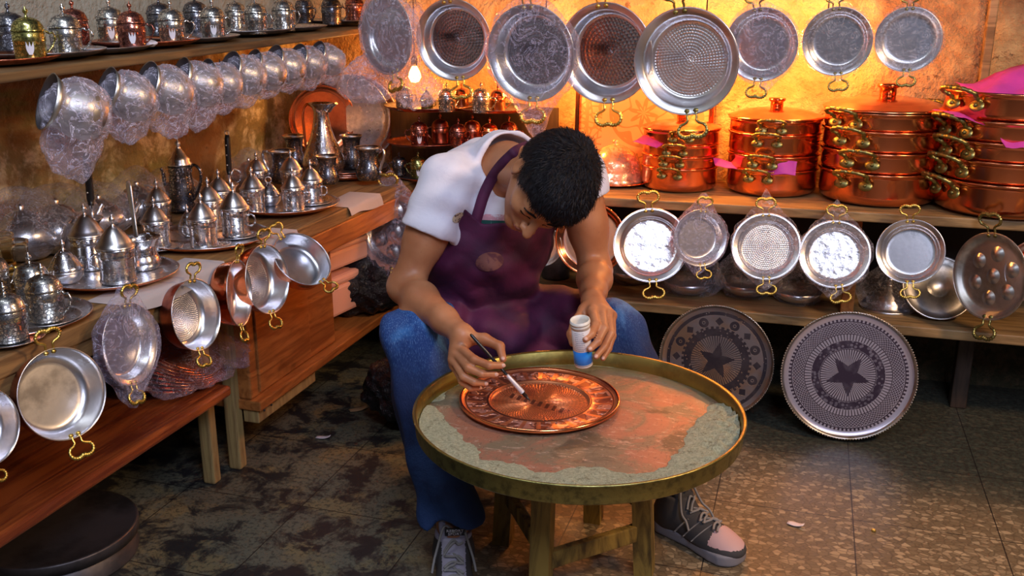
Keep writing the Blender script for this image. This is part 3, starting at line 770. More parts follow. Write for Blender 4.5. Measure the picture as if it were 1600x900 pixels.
def tulip_fn(g):
    for k in (-1, 0, 1):
        vs = []; 
        for i in range(7):
            t = i/6; z = .012+.026*t; w_ = .0028*math.sin(PI*min(1, t*1.0+.08))+.0003; yc = k*(.0022+.0048*t)
            for sx in (-1, 1):
                y = yc+sx*w_; vs.append((math.sqrt(max(0, .0325**2-y*y))+.0004, y, z))
        g.faces(vs, [(2*i, 2*i+1, 2*i+3, 2*i+2) for i in range(6)], m_enamel)
def tray_fn(mt, mb, rim=.06, segs=56, h=.09):
    # unit radius 1
    return lambda g: g.lathe([(0, .02, mt), (.45, .02, mt), (.80, .022, mt), (.84, .03, mt), (.93, .06, mt), (.985, h+.005, mt), (1.0, h, mb), (.985, h-.02, mb), (.90, .03, mb), (.82, 0, mb), (0, 0, mb)], mt, segs)
def serving_tray(c, r, label, mt, mb, group, name='serving_tray', tilt=None):
    o = thing(name, label, 'tray', c, tilt, r, group, cached(('tray', mt.name, mb.name), tray_fn(mt, mb)))
    return o
def saucer(c, r, label, group, m=m_tin):
    return thing('saucer', label, 'saucer', c, None, r, group, cached(('tray', m.name, m.name), tray_fn(m, m)))
def zs(y): return 1.166+.030*(y-1.2)
# the wall shelf follows the same slight rise
for ob in COL.objects:
    if ob.name == 'wall_shelf': ob.rotation_euler = (.030, 0, 0); ob.location.z = zs(1.35)-.0145
# trays along the high shelf, then the cups on them
TG = 'round trays on the high shelf'
for i, (px, mt, mb, lab) in enumerate([(-10, m_copper, m_copdark, 'copper tray at the left edge of the high shelf'), (60, m_tin, m_darkmetal, 'dark silver tray under the greenish gold cup'),
        (150, m_tin, m_darkmetal, 'silver tray right of the first bright silver cup on the high shelf'), (225, m_copper, m_copdark, 'reddish tray under the copper tulip cup'),
        (300, m_tin, m_darkmetal, 'silver tray under the fourth and fifth front cups of the high shelf'), (385, m_tin, m_darkmetal, 'silver tray at the middle right of the high shelf'),
        (450, m_tin, m_darkmetal, 'silver tray below the rightmost silver cup of the high shelf'), (535, m_tin, m_darkmetal, 'dark tray at the corner end of the high shelf')]):
    q = at_x(px, 60, -1.66); serving_tray((-1.665+.012*(i % 2), q.y, zs(q.y)+.001+.0035*(i % 2)), .135, lab, mt, mb, TG, tilt=(.03, 0, 0))
HG = 'lidded cups in the front row of the high shelf'; HB = 'lidded cups in the back row of the high shelf'
def hi(px, X, m, s, lab, grp, tul=False, az=-.3, lid=None):
    q = at_x(px, 60, X); return cup('dome', m, (X, q.y, zs(q.y)+.0055), s, az, lab, grp, lid, tul)
hi(45, -1.575, m_goldengr, 1.0, 'greenish gold lidded cup with a tulip emblem at the left of the high shelf', HG, True, 1.2)
hi(103, -1.575, m_silverengr, 1.02, 'bright engraved silver cup just right of the greenish gold one', HG, False, .4)
hi(207, -1.58, m_copengr, 1.0, 'reddish copper lidded cup with a tulip emblem and ring handle', HG, True, .2)
hi(270, -1.58, m_silverengr, 1.0, 'silver lidded cup immediately right of the copper tulip cup', HG, True, .5)
hi(335, -1.58, m_silverengr, 1.0, 'silver lidded cup above the third and fourth bagged jugs', HG, True, .5)
hi(402, -1.58, m_silverengr, 1.02, 'squat silver cup with a ring handle, second from the right of the silver row', HG, False, -.1)
hi(445, -1.58, m_silverengr, 1.08, 'tallest-looking silver cup, rightmost of the bright silver ones', HG, False, -.1)
hi(520, -1.60, m_darkengr, 1.05, 'dark pewter cup near the corner end of the high shelf', HG, False, .3)
hi(556, -1.62, m_copengr, 1.05, 'dark copper cup at the very corner end of the high shelf', HG, False, .3)
hi(18, -1.76, m_darkengr, 1.05, 'dim silver cup behind the greenish gold cup', HB)
hi(118, -1.76, m_copengr, 1.05, 'dim copper cup behind the first bright silver cup', HB)
hi(175, -1.76, m_silverengr, 1.05, 'silver cup in the back row just left of the copper tulip cup', HB, True)
hi(253, -1.76, m_darkengr, 1.1, 'dim silver cup behind the cup right of the copper tulip one', HB)
hi(309, -1.76, m_darkengr, 1.1, 'dim silver cup in the back row between the fourth and fifth front cups', HB)
hi(371, -1.76, m_silverengr, 1.0, 'small silver cup in the back row left of the squat ring-handled one', HB)
hi(478, -1.74, m_darkengr, 1.0, 'dark cup in the back row right of the tallest silver cup', HB)
def sweets(px, lab, m):
    q = at_x(px, 60, -1.56); one('wrapped_sweet', lab, 'sweet', lambda g: g.ball((0, 0, .009), (.022, .016, .009), m, sub=3, fn=lambda d, q: q*(1+.25*noise.noise(q*90))), (-1.57, q.y, zs(q.y)+.005), group='wrapped sweets on the high shelf')
sweets(238, 'small pale wrapped sweet beside the copper tulip cup', m_enamel); sweets(352, 'bluish wrapped sweet right of the fifth front cup', m_filmthick)

# ------------------------------------------------------------------ bagged jugs hanging under the high shelf
def jug_fn(g):
    g.lathe([(0, -.052), (.030, -.052), (.046, -.042), (.055, -.020), (.054, .004), (.044, .026), (.044, .034), (.046, .044), (.056, .058), (.0575, .058), (.048, .044), (.0455, .034), (.047, .026), (.0555, .004), (.0565, -.020), (.047, -.0435), (.031, -.0545), (0, -.0545)], m_tinold, 40)
def jug_in(g): g.lathe([(.055, .0575), (.045, .044), (.0425, .034), (.043, .026), (.0525, .004), (.053, -.02), (.044, -.04), (.03, -.05), (0, -.05)], m_darkmetal, 40)
def jug_wrap(seed, tail, mx):
    def f(g):
        def d(n, q):
            down = max(0, n.dot(mx))
            q = Vector((n.x*.064, n.y*.064, n.z*.068))
            q += n*(down**9)*tail*1.25+n*(down**3)*tail*.2
            up = max(0, n.dot(Vector((-mx.x*.9, mx.y, -mx.z*.9)).normalized()))
            q += n*(up**8)*.035
            f1 = noise.fractal(q*26+Vector((seed, 0, 0)), 1, 2, 5); f2 = abs(noise.noise(q*55+Vector((0, seed, 0))))
            return q*(1+.10*f1-.12*f2)
        g.ball((0, 0, 0), 1, m_filmjug, sub=5, fn=d)
    return f
JG = 'bagged jugs hanging under the high shelf'
JL = ['largest bagged jug, leftmost under the high shelf, bluish mouth and long twisted bag tail', 'second bagged jug from the left under the high shelf', 'third bagged jug from the left, its mouth filled with bluish film',
      'fourth bagged jug from the left under the high shelf', 'fifth bagged jug from the left, half behind the fourth', 'sixth bagged jug from the left under the high shelf',
      'seventh bagged jug from the left, dull brown with a wide open mouth', 'eighth bagged jug from the left, third from the corner', 'second bagged jug from the corner end', 'last bagged jug at the corner end, copper tinted']
for i, (px, py, s) in enumerate([(120, 172, 1.12), (202, 152, 1.0), (262, 142, 1.02), (312, 132, 1.0), (346, 130, .92), (384, 118, .96), (418, 112, .92), (449, 104, .92), (484, 100, .88), (514, 94, .88)]):
    X = -1.44 if i % 2 == 0 else -1.455
    p = at_x(px, py, X)
    mdir = (-CX*.68+CY*.16+CZ*(.66+.06*(i % 3))).normalized()
    o = thing('hanging_jug', JL[i], 'jug', p, frame(mdir, Vector((0, 0, 1))), s*.92, JG)
    P_('jug_body', o, ('jug',), jug_fn); P_('jug_inside', o, ('jugin',), jug_in, 'dark inside of the jug')
    Rm = frame(mdir, Vector((0, 0, 1))).transposed()
    tl = Rm @ (Vector((0, 0, -1))+CX*.05*((i*37) % 5-2)).normalized()
    P_('plastic_bag', o, None, lambda g: jug_wrap(i*3.7, (.05, .032, .04, .035, .02, .02, .012, .018, .02, .02)[i], tl)(g), 'clear crumpled plastic bag')
    topw = Vector((0, 0, 1)); a = Rm @ (topw*.05/s); b_ = Rm @ ((Vector((0, 0, zs(p.y)-.03))-Vector((0, 0, p.z)))/s/.92)
    P_('hanging_string', o, None, lambda g: g.tube([a, (a+b_)/2, b_], .0015, m_black, 6))

# ------------------------------------------------------------------ big trays and cups on the left counter
CT = SH+.004
BG = 'big round tea trays on the left counter'
TR = []
for (px, py, rp, z, lab) in [(33, 492, 104, .0, 'big tin tray at the left edge carrying two domed cups'), (176, 424, 100, .006, 'big tin tray carrying the two ladle pots at left centre'),
        (324, 368, 97, .001, 'big tin tray crowded with six pointed-lid cups'), (446, 317, 84, .007, 'big tin tray with the pointed cups near the corner')]:
    c = at_z(px, py, CT+z+.012); r = rp/FPX*depth(c); c.x = max(c.x, WALLX+r+.02); c.z = CT+z; TR.append((c, r))
    serving_tray(c, r, lab, m_tinold if False else m_tin, m_copper, BG)
for k in range(3):
    c = at_z(534, 264, CT+.02); r = .172; c.z = CT+.001+k*.0075
    serving_tray((c.x+.006*(k == 1), c.y, c.z), r, ('bottom', 'middle', 'top')[k]+' copper-bottomed tray of the three under the engraved mugs', m_darkmetal if k == 2 else m_tin, m_copper, BG); TR.append((c, r))
def base(px, py, z, r): 
    p = at_z(px, py, z); f = Vector((p.x, p.y, 0)).normalized(); return p+f*r*.9
CG = 'lidded cups on the left counter trays'
n_s = 0
def lc(px, py, kind, m, s, lab, az=-.35, sauc=False, ti=0, tul=False, lid=None):
    global n_s
    c, r = TR[ti]; z = c.z+r*.021+.0006
    p = base(px, py, z, .033*s)
    if sauc:
        saucer((p.x, p.y, z), .060*s, 'small tin saucer under the '+sauc, 'saucers on the left counter'); z += .0018*s+.001; p = base(px, py, z, .033*s)
    p.z = z
    return cup(kind, m, p, s, az, lab, CG, lid, tul)
lc(76, 506, 'dome', m_silverengr, 1.06, 'domed engraved cup with an ornate handle on the leftmost tray', .05, 'domed cup with the ornate handle', 0)
lc(18, 538, 'dome', m_silverengr, 1.02, 'domed engraved cup nearest the camera at the left edge', -2.6, 'domed cup nearest the camera', 0)
lc(56, 482, 'dome', m_silverengr, 1.04, 'domed cup behind the ornate-handled one', 1.5, False, 0)
lc(-6, 470, 'dome', m_silverengr, 1.04, 'domed cup cut off by the left edge', 1.5, False, 0)
lc(143, 424, 'cone', m_silverfine, 1.22, 'pointed-lid cup in front of the black-handled coffee pot', 1.9, False, 1)
lc(187, 446, 'cone', m_silverfine, 1.22, 'pointed-lid cup with a pale triangle pattern left of the ladle pot', PI+.3, False, 1)
lc(247, 391, 'cone', m_silverfine, 1.05, 'pointed-lid cup with a golden mark at the left of the crowded tray', 1.6, 'cup with the golden mark', 2)
lc(251, 358, 'cone', m_silverfine, 1.08, 'pointed-lid cup behind the golden-marked one', 1.6, False, 2)
lc(320, 389, 'cone', m_silverfine, 1.10, 'pointed-lid cup at the front middle of the crowded tray', PI+.3, 'front middle pointed cup', 2)
lc(370, 372, 'cone', m_silverfine, 1.15, 'pointed-lid cup at the right end of the crowded tray', .2, 'rightmost pointed cup of the crowded tray', 2)
lc(330, 358, 'cone', m_silverfine, 1.12, 'pointed-lid cup behind the front middle one on the crowded tray', 1.6, False, 2)
lc(346, 340, 'cone', m_silverfine, 1.10, 'pointed-lid cup rearmost on the crowded tray beside the open pitcher', 1.6, False, 2)
lc(397, 335, 'cone', m_silverfine, 1.08, 'pointed-lid cup at the left of the inner tray', PI, False, 3)
lc(460, 331, 'cone', m_silverfine, 1.02, 'slim pointed-lid cup at the front of the inner tray', .6, False, 3)
lc(488, 320, 'cone', m_silverfine, 1.06, 'pointed-lid cup at the right end of the inner tray with a ring handle', .1, 'rightmost pointed cup of the inner tray', 3)
lc(457, 302, 'cone', m_silverfine, 1.10, 'pointed-lid cup behind the slim one on the inner tray', 1.8, False, 3)
lc(404, 302, 'cone', m_silverfine, 1.05, 'pointed-lid cup at the back left of the inner tray', 1.8, False, 3)
# sugar bowls
def sugar(px, py, ti, s, lab, ring=False, slim=1.):
    c, r = TR[ti]; z = c.z+r*.021; p = base(px, py, z, .03*s); p.z = z
    o = thing('sugar_bowl', lab, 'bowl', p, .4, s, 'lidded sugar bowls')
    P_('bowl', o, ('sgb', slim), lambda g: g.lathe([(0, 0), (.018*slim, 0), (.024*slim, .004), (.034*slim, .016), (.036*slim, .026), (.034*slim, .032), (0, .032)], m_tin, 32))
    l = P_('lid', o, ('sgl', slim), lambda g: g.lathe([(.0365*slim, .0315), (.037*slim, .034), (.031*slim, .040), (.026*slim, .050), (.015*slim, .064), (.007*slim, .072), (0, .0735)], m_silverfine, 32))
    if ring: P_('ring_handle', l, ('sgr',), lambda g: g.tube([(.0095*math.cos(2*PI*i/20), 0, .082+.0095*math.sin(2*PI*i/20)) for i in range(20)], .0018, m_tin, 6, closed=True))
    else: P_('finial', l, ('sgf',), finial(m_tin, .073))
sugar(106, 447, 1, 1.05, 'onion-shaped lidded sugar bowl beside the pot with the black handle')
sugar(296, 372, 2, .92, 'slim lidded sugar bowl among the crowded cups', slim=.8)
sugar(422, 324, 3, .98, 'bell-shaped sugar bowl with a ring handle on the inner tray', True)
# coffee pots
def cezve(px, py, ti, s, lab, handle, hd, m=m_tin, tilt=0, mh=None):
    c, r = TR[ti]; z = c.z+r*.021; p = base(px, py, z, .036*s); p.z = z
    o = thing('coffee_pot', lab, 'pot', p, 0, s, 'long-handled coffee pots')
    P_('pot_body', o, ('czb', m.name, handle), lambda g: g.lathe([(0, 0), (.036, 0), (.043, .006), (.045, .016), (.040, .028), (.0355, .038), (.035, .055), (.036, .066), (.045, .076), (.0465, .0765), (.0455, .0745), (.037, .064), (.0345, .05), (.038, .030), (.041, .014), (0, .008)], m, 40), 'silver pot with a waisted neck')
    d = Vector(hd)
    def hf(g):
        a = Vector((0, 0, .070))+Vector((d.x, d.y, 0)).normalized()*.036
        if handle == 'black':
            g.tube([a, a+d*.035], [.0045, .004], m_tin, 8); g.tube([a+d*.03, a+d*.045, a+d*.14, a+d*.15], [.006, .0085, .0085, .006], m_black, 10)
            for k in (.06, .09, .12): g.ball(a+d*k+Vector((.0, -.008, 0)), .003, m_tin, sub=1)
            g.tube([a+d*.15+Vector((.007*math.cos(q), 0, .006+.007*math.sin(q))) for q in [2*PI*i/12 for i in range(12)]], .0015, m_tin, 5, closed=True)
        else:
            g.tube([a, a+d*.06, a+d*.125, a+d*.14], [.006, .0065, .008, .004], m_tinold, 10, flat=.35, up=(0, 1, 0))
    P_('long_handle', o, None, hf, 'black riveted handle' if handle == 'black' else 'flat silver handle')
    return o
cezve(134, 398, 1, 1.10, 'waisted coffee pot with a tall black riveted handle', 'black', (.0, .04, 1.0))
cezve(224, 424, 1, .98, 'ladle pot with a flat silver handle on the second tray', 'silver', (-.12, .1, .95), m_silverfine)
cezve(352, 330, 2, 1.0, 'open pitcher-like pot with a dark upright handle behind the crowded cups', 'black', (.0, .05, 1.0))
# tall lidded pitcher
p = base(288, 332, CT+.004, .05); p.z = CT+.0045
o = thing('lidded_pitcher', 'tall dark pitcher with a tiered pointed lid behind the crowded tray', 'pitcher', p, 0, 1.05)
P_('pitcher_body', o, None, lambda g: g.lathe([(0, 0), (.042, 0), (.044, .006), (.040, .012), (.041, .03), (.034, .075), (.030, .105), (.033, .112), (.031, .118), (.034, .124), (.032, .130), (0, .130)], m_darkengr, 40))
P_('lid', o, None, lambda g: g.lathe([(.034, .130), (.035, .134), (.029, .140), (.030, .146), (.022, .154), (.016, .166), (.008, .176), (.005, .184), (.008, .189), (.007, .195), (.002, .199), (.002, .21), (0, .212)], m_tin, 32))
P_('handle', o, None, lambda g: g.tube(smooth([(.030, 0, .120), (.048, 0, .132), (.066, 0, .118), (.066, 0, .090), (.054, 0, .06), (.044, 0, .04), (.040, 0, .035)], 5), .0042, m_darkengr, 8))
P_('spout', o, None, lambda g: g.tube(smooth([(-.036, 0, .05), (-.055, 0, .07), (-.058, 0, .10), (-.064, 0, .118)], 5), [.008]*6+[.006]*5+[.0045]*5, m_darkengr, 8))
# engraved mugs and the big ewer on the corner tray
def mug(px, py, s, lab, az, handle=True, m=m_darkengr, tall=1.):
    c, r = TR[-1]; z = c.z+.0035; p = base(px, py, z, .032*s); p.z = z
    o = thing('engraved_mug', lab, 'mug', p, az, s, 'engraved mugs on the corner tray')
    P_('mug_body', o, ('mugb', m.name, tall), lambda g: g.lathe([(0, 0, m), (.030, 0, m), (.034, .006*tall, m), (.037, .018*tall, m), (.034, .034*tall, m), (.028, .050*tall, m), (.0275, .064*tall, m), (.030, .078*tall, m), (.037, .090*tall, m_tin), (.0385, .091*tall, m_tin), (.036, .088*tall, m_tin), (.028, .076*tall, m_tin), (.026, .05*tall, m_tin), (.03, .03*tall, m_tin), (0, .02*tall, m_tin)], m, 40))
    if handle: P_('handle', o, ('mugh',), lambda g: g.tube(smooth([(.030, 0, .080), (.040, 0, .086), (.050, 0, .088), (.056, 0, .080), (.054, 0, .062), (.044, 0, .040), (.040, 0, .026), (.043, 0, .020)], 5), [.0035, .004, .0045, .004, .003]*7+[.003], m_tin, 8))
mug(444, 288, 1.22, 'engraved dark mug with a handle at the left of the corner tray', PI+.2)
mug(513, 289, 1.05, 'handleless pinched cup in front of the tall ewer', 0, False)
mug(577, 283, 1.25, 'engraved mug with a scrolled silver handle at the right of the corner tray', -.25)
mug(462, 266, 1.1, 'dark goblet behind the left engraved mug', 0, False, m_darkengr, 1.25)
mug(551, 266, 1.1, 'dark goblet behind the right engraved mug', 0, False, m_darkengr, 1.25)
c, r = TR[-1]; p = base(507, 276, c.z+.003, .06); p.z = c.z+.0035
o = thing('tall_ewer', 'tall engraved ewer with a conical body and narrow neck in the corner', 'ewer', p, 0, 1.0)
P_('ewer_body', o, None, lambda g: g.lathe([(0, 0), (.045, 0), (.05, .008), (.070, .022), (.076, .040), (.072, .062), (.060, .095), (.044, .130), (.033, .165), (.027, .200), (.026, .222), (.031, .238), (.043, .250), (.044, .252), (.028, .238), (.023, .21), (0, .2)], m_silverfine, 48))
P_('handle', o, None, lambda g: g.tube(smooth([(-.028, 0, .235), (-.055, 0, .245), (-.072, 0, .21), (-.070, 0, .15), (-.068, 0, .09), (-.072, 0, .06)], 6), .005, m_copper, 8))
P_('spout_lip', o, None, lambda g: g.tube(smooth([(.028, 0, .225), (.045, 0, .243), (.062, 0, .252)], 5), [.017]*4+[.014]*4+[.010]*3, m_silverfine, 10, flat=.5))
# trays leaning in the corner
def lean_tray(px, py, Y, rp, mt, mb, yaw, lab, pitch=-6):
    p = at_y(px, py, Y); r = rp/FPX*depth(p); o = thing('leaning_tray', lab, 'tray', p, orient(p, yaw, pitch, 0), r, 'large round trays leaning in the corner', cached(('tray', mt.name, mb.name), tray_fn(mt, mb)))
lean_tray(556, 184, 3.42, 66, m_tin, m_copper, 6, 'outermost pale tray leaning in the corner, its bright edge at right')
lean_tray(545, 184, 3.36, 66, m_tin, m_copper, 10, 'large tinned tray with bluish reflections leaning behind the tall ewer')
lean_tray(503, 186, 3.30, 52, m_copper, m_copdark, -10, 'copper tray leaning in the corner left of the tall ewer')
# glass tumblers and film-wrapped teapots behind the left trays
m_glass = mat('thin tea glass', (.9, .85, .7), 0, .03, None, Transmission_Weight=1.0, IOR=1.1)
m_gild = mat('gilt band', (.75, .55, .2), 1, .3)
for px, py, lab in ((30, 452, 'gilt-banded tea glass behind the leftmost domed cups'), (8, 440, 'gilt-banded tea glass at the left edge of the photo')):
    p = base(px, py, CT+.004, .02); p.z = CT+.006
    o = thing('tea_glass', lab, 'glass', p, 0, 1.15, 'tea glasses')
    P_('glass_wall', o, ('tg',), lambda g: g.lathe([(0, 0), (.022, 0), (.026, .01), (.024, .03), (.022, .05), (.026, .075), (.0285, .09), (.027, .09), (.0245, .075), (.0205, .05), (.0225, .03), (.024, .012), (0, .006)], m_glass, 28))
    P_('gilt_band', o, ('tgb',), lambda g: g.lathe([(.0243, .026), (.0248, .028), (.0240, .034), (.0235, .034), (.0235, .026)], m_gild, 28, closed=True))
def teapot_fn(g):
    g.lathe([(0, 0), (.05, 0), (.055, .006), (.078, .03), (.085, .055), (.078, .08), (.05, .10), (.045, .104), (.04, .112), (.02, .122), (.006, .126), (.009, .134), (0, .142)], m_tin, 40)
def teapot_sp(g): g.tube(smooth([(.075, 0, .04), (.10, 0, .055), (.115, 0, .085), (.13, 0, .105)], 5), [.014]*5+[.010]*6+[.008]*5, m_tin, 10)
def teapot_h(g): g.tube(smooth([(-.07, 0, .085), (-.11, 0, .10), (-.125, 0, .065), (-.10, 0, .035), (-.08, 0, .035)], 5), .005, m_tin, 8)
for i, (px, py, s, az, lab) in enumerate([(28, 398, .95, .3, 'film-wrapped teapot at the left edge behind the tea glasses'), (84, 396, .95, 1.2, 'film-wrapped teapot with crumpled plastic left of the black-handled pot'),
        (152, 372, .8, .6, 'film-wrapped teapot behind the black-handled pot'), (214, 350, .85, 2.2, 'film-wrapped round teapot against the wall behind the ladle pot'), (268, 322, .7, .4, 'film-wrapped small teapot left of the tall lidded pitcher'), (392, 292, .7, 1.4, 'film-wrapped teapot against the glowing wall behind the crowded tray')]):
    p = at_z(px, py, CT); p.x = max(p.x, WALLX+.11*s+.02) if i != 5 else max(p.x, WALLX+.10); q = ray(px, 300); p.y = p.x*q.y/q.x; p.z = CT+.003
    o = thing('wrapped_teapot', lab, 'teapot', p, az, s, 'film-wrapped teapots behind the trays')
    P_('pot_body', o, ('tp',), teapot_fn); P_('spout', o, ('tps',), teapot_sp); P_('handle', o, ('tph',), teapot_h)
    w_ = P_('plastic_wrap', o, ('tpw', i), lambda g: wrap_blob(g, (.12, .098, .08), m_film, i*2.3, .35)); w_.location = (0, 0, .078)

# ------------------------------------------------------------------ tiers of cups on trays behind the man
YT = 3.27
zt = [SH, at_y(700, 231, YT-.1).z, at_y(700, 174, YT-.1).z]
g = G(); x0 = at_y(612, 200, 3.44).x; x1 = at_y(872, 200, 3.44).x
g.box((0, 0, 0), (x1-x0, .015, zt[2]-SH-.01), m_darkwood); thing('backing_board', 'dark board behind the cup tiers over the man\'s shoulder', 'board', ((x0+x1)/2, 3.44, (SH+zt[2])/2), me=g.mesh('board'))
TI = 'round trays of the cup tiers behind the man'
for (px, z, r, lab, mm) in [(672, zt[2], .165, 'upper dark tray with silver cups over the man\'s right shoulder', m_darkmetal), (775, zt[2]+.002, .14, 'upper tray right of the first, behind the bagged pan', m_darkmetal),
                        (668, zt[1], .15, 'lower dark copper tray holding the copper mugs', m_copdark), (778, zt[1]+.002, .14, 'lower tray behind the man\'s head and shoulder', m_copdark), (672, zt[0]+.002, .14, 'bottom tray of the tiers standing on the pot shelf', m_darkmetal)]:
    p = at_y(px, 200, YT); serving_tray((p.x, YT, z-.004), r, lab, mm, m_copdark, TI)
UG = 'small cups on the tiers behind the man'
def tier(px, z, dy, kind, m, s, lab, az=0., tul=False):
    p = at_y(px, 200, YT+dy); cup(kind, m, (p.x, YT+dy, z+.0015), s, az, lab, UG, None, tul)
h1 = (zt[2]-zt[1])/.112; 
tier(633, zt[2], -.12, 'dome', m_silverengr, .92, 'small silver cup at the left of the upper tier', 1, True)
tier(668, zt[2], -.12, 'cone', m_goldengr, .68, 'small golden pointed pot second on the upper tier')
tier(699, zt[2], -.12, 'dome', m_silverengr, .92, 'small silver cup under the brass handle of the dark pan', 1)
tier(722, zt[2], .02, 'dome', m_copper, .8, 'small polished copper cup on the upper tier')
tier(752, zt[2], -.12, 'dome', m_silverengr, .95, 'small silver cup at the right of the upper tier')
tier(778, zt[2], -.06, 'dome', m_copper, .85, 'bright copper cup at the right end of the upper tier')
tier(655, zt[1], -.09, 'dome', m_copengr, .98, 'copper tulip cup with a ring handle on the lower tier', PI, True)
tier(688, zt[1], .0, 'dome', m_copdark, .98, 'dark copper cup behind the tulip cup on the lower tier', PI)
tier(716, zt[1], -.07, 'dome', m_copengr, .92, 'copper cup in the middle of the lower tier', 1)
tier(738, zt[1], .02, 'dome', m_copdark, .95, 'dark copper cup fourth on the lower tier')
tier(765, zt[1], -.07, 'dome', m_copper, .98, 'shiny copper cup with a ring handle above the man\'s collar', -.3)
tier(795, zt[1], .0, 'dome', m_copengr, .98, 'dark copper cup at the right end of the lower tier')
tier(652, zt[0]+.005, -.08, 'dome', m_goldengr, .9, 'greenish gold tulip cup on the bottom tray', PI, True)
tier(622, zt[0]+.005, -.05, 'dome', m_darkengr, .8, 'dim little cup left of the greenish tulip cup on the bottom tray', PI)
# crumpled bag hanging over the tiers, lit from behind by the bulb
def bag(px, py, X=None, Y=None, size=(.1, .05, .12), lab='', film=m_filmjug, seed=0, neck=.1, name='plastic_bag'):
    p = at_y(px, py, Y) if Y else at_x(px, py, X)
    def d(n, q):
        t = (n.z+1)/2; wdt = 1-.82*t**1.3
        q = Vector((n.x*size[0]*(.25+wdt), n.y*size[1]*(.25+wdt), n.z*size[2]))
        q += Vector((n.x, n.y, 0))*(.2*size[0])*noise.fractal(Vector((n.x*3+seed, n.y*3, q.z*10)), 1, 2, 5)
        q.z += .1*size[2]*noise.noise(Vector((n.x*4, n.y*4, seed)))
        return q
    o = one(name, lab, 'bag', lambda g: g.ball((0, 0, 0), 1, film, sub=5, fn=d), p, YAW, group='empty crumpled plastic bags')
    return o
bag(648, 85, Y=3.08, size=(.10, .04, .18), lab='conical clear bag glowing orange between the two leftmost top pans', seed=3)
bag(575, 122, Y=3.02, size=(.10, .04, .085), lab='lilac crumpled bag hanging below the leftmost top pan', seed=8)
# ------------------------------------------------------------------ work table: wooden stool, brass tray, platter
TZ = .485; tc = at_t(903, 640, 2.02); TCX, TCY = tc.x, tc.y; TR_ = 257/FPX*2.02
m_brasstray = mat('worn brass rim', (.45, .36, .10), 1, .35, f_patina((.52, .42, .12), (.20, .16, .05), 9, .28, .5, 120, .2))
def f_traybed():
    x, y, z = xyz(); v = coords()
    n = noi(6, 6, .65, v, .8); sc2 = noi(30, 6, .7, scaled(v, (1, 3, 1)), 1)
    base = mix((.42, .20, .13), (.26, .21, .14), n.step(.42, .54))
    base = mix(base, (.12, .09, .06), noi(7, 6, .65, v, .5).step(.52, .62)*.85)
    base = mix(base, (.62, .46, .36), sc2.step(.56, .64)*.7)
    base = mix(base, (.16, .10, .07), noi(60, 4, .7, scaled(v, (3, 1, 1)), 1).step(.56, .66)*.6)
    dust = noi(9, 7, .75, v, .5); edge = ((x*x+y*y).sqrt()/TR_)
    base = mix(base, (.30, .31, .22), (edge.step(.72, .95)*dust.step(.35, .6))*.8)
    return {'Base Color': base, 'Metallic': .4, 'Roughness': n*.2+.38, 'Normal': bump(sc2+vor(90)*.3, .5, .002)}
m_bed = mat('scratched copper tray bed', (.4, .25, .15), .6, .4, f_traybed)
o = thing('work_tray', 'huge round brass-rimmed tray on a wooden stool at which the man works', 'tray', (TCX, TCY, TZ-.036))
R = TR_
P_('tray_bed', o, None, lambda g: g.lathe([(R*k/10*.965, .004) for k in range(11)]+[(R*.968, -.001), (0, -.002)], m_bed, 96), 'scratched copper-coloured tray bed')
P_('brass_rim', o, None, lambda g: g.lathe([(R*.962, .0), (R*.966, .008), (R*.978, .036), (R*.985, .038), (R*1.0, .039, m_brassdark), (R*1.002, .035, m_brassdark), (R*.99, .033, m_brassdark), (R*.985, .0, m_brassdark), (R*.975, -.004, m_brassdark), (R*.962, -.003)], m_brasstray, 128, closed=True), 'upright brass rim')  # outer band in darker brass: its shade is painted into the colour
# sawdust heaped along the near rim
def f_dust():
    a = noi(170, 5, .85); b = noi(50, 5, .8)
    return {'Base Color': mix(mix((.40, .43, .29), (.62, .65, .47), a.step(.4, .6)), (.20, .19, .11), b.step(.54, .66)*.75), 'Normal': bump(a+b, 1, .008)}
m_dust = mat('pale sawdust', (.55, .52, .38), 0, .95, f_dust)
g = G(); vs = []; fs = []; NA, NR = 170, 16
a0, a1 = math.radians(-180-15), math.radians(17)
for i in range(NA+1):
    t = i/NA; a = a0+(a1-a0)*t+YAW
    wn = noise.fractal(Vector((t*9, 2.2, 0)), 1, 2, 4)
    prof = math.sin(PI*min(1, max(0, t)))**.35
    side = .30 if t > .80 else .21
    wd = (.15+.16*math.exp(-((t-.90)/.13)**2)+.05*math.exp(-((t-.12)/.1)**2)+.07*math.exp(-((t-.5)/.2)**2)+.09*wn)*R*1.35*prof+.004
    hh = (.012+.012*math.exp(-((t-.88)/.15)**2))*prof
    for j in range(NR+1):
        s_ = j/NR; rr = R*.963-wd*s_
        z = .0042+hh*(1-s_)**.8*(1+.8*noise.fractal(Vector((rr*55*math.cos(a), rr*55*math.sin(a), 1)), 1, 2, 3))*(1 if j < NR else 0)+(.0006 if j == NR else .001)
        rr += .004*noise.noise(Vector((a*40, s_*5, 0)))*(1 if 0 < j else 0)
        vs.append((rr*math.cos(a), rr*math.sin(a), z))
for i in range(NA):
    for j in range(NR): q = i*(NR+1)+j; fs.append((q, q+NR+1, q+NR+2, q+1))
g.faces(vs, fs, m_dust)
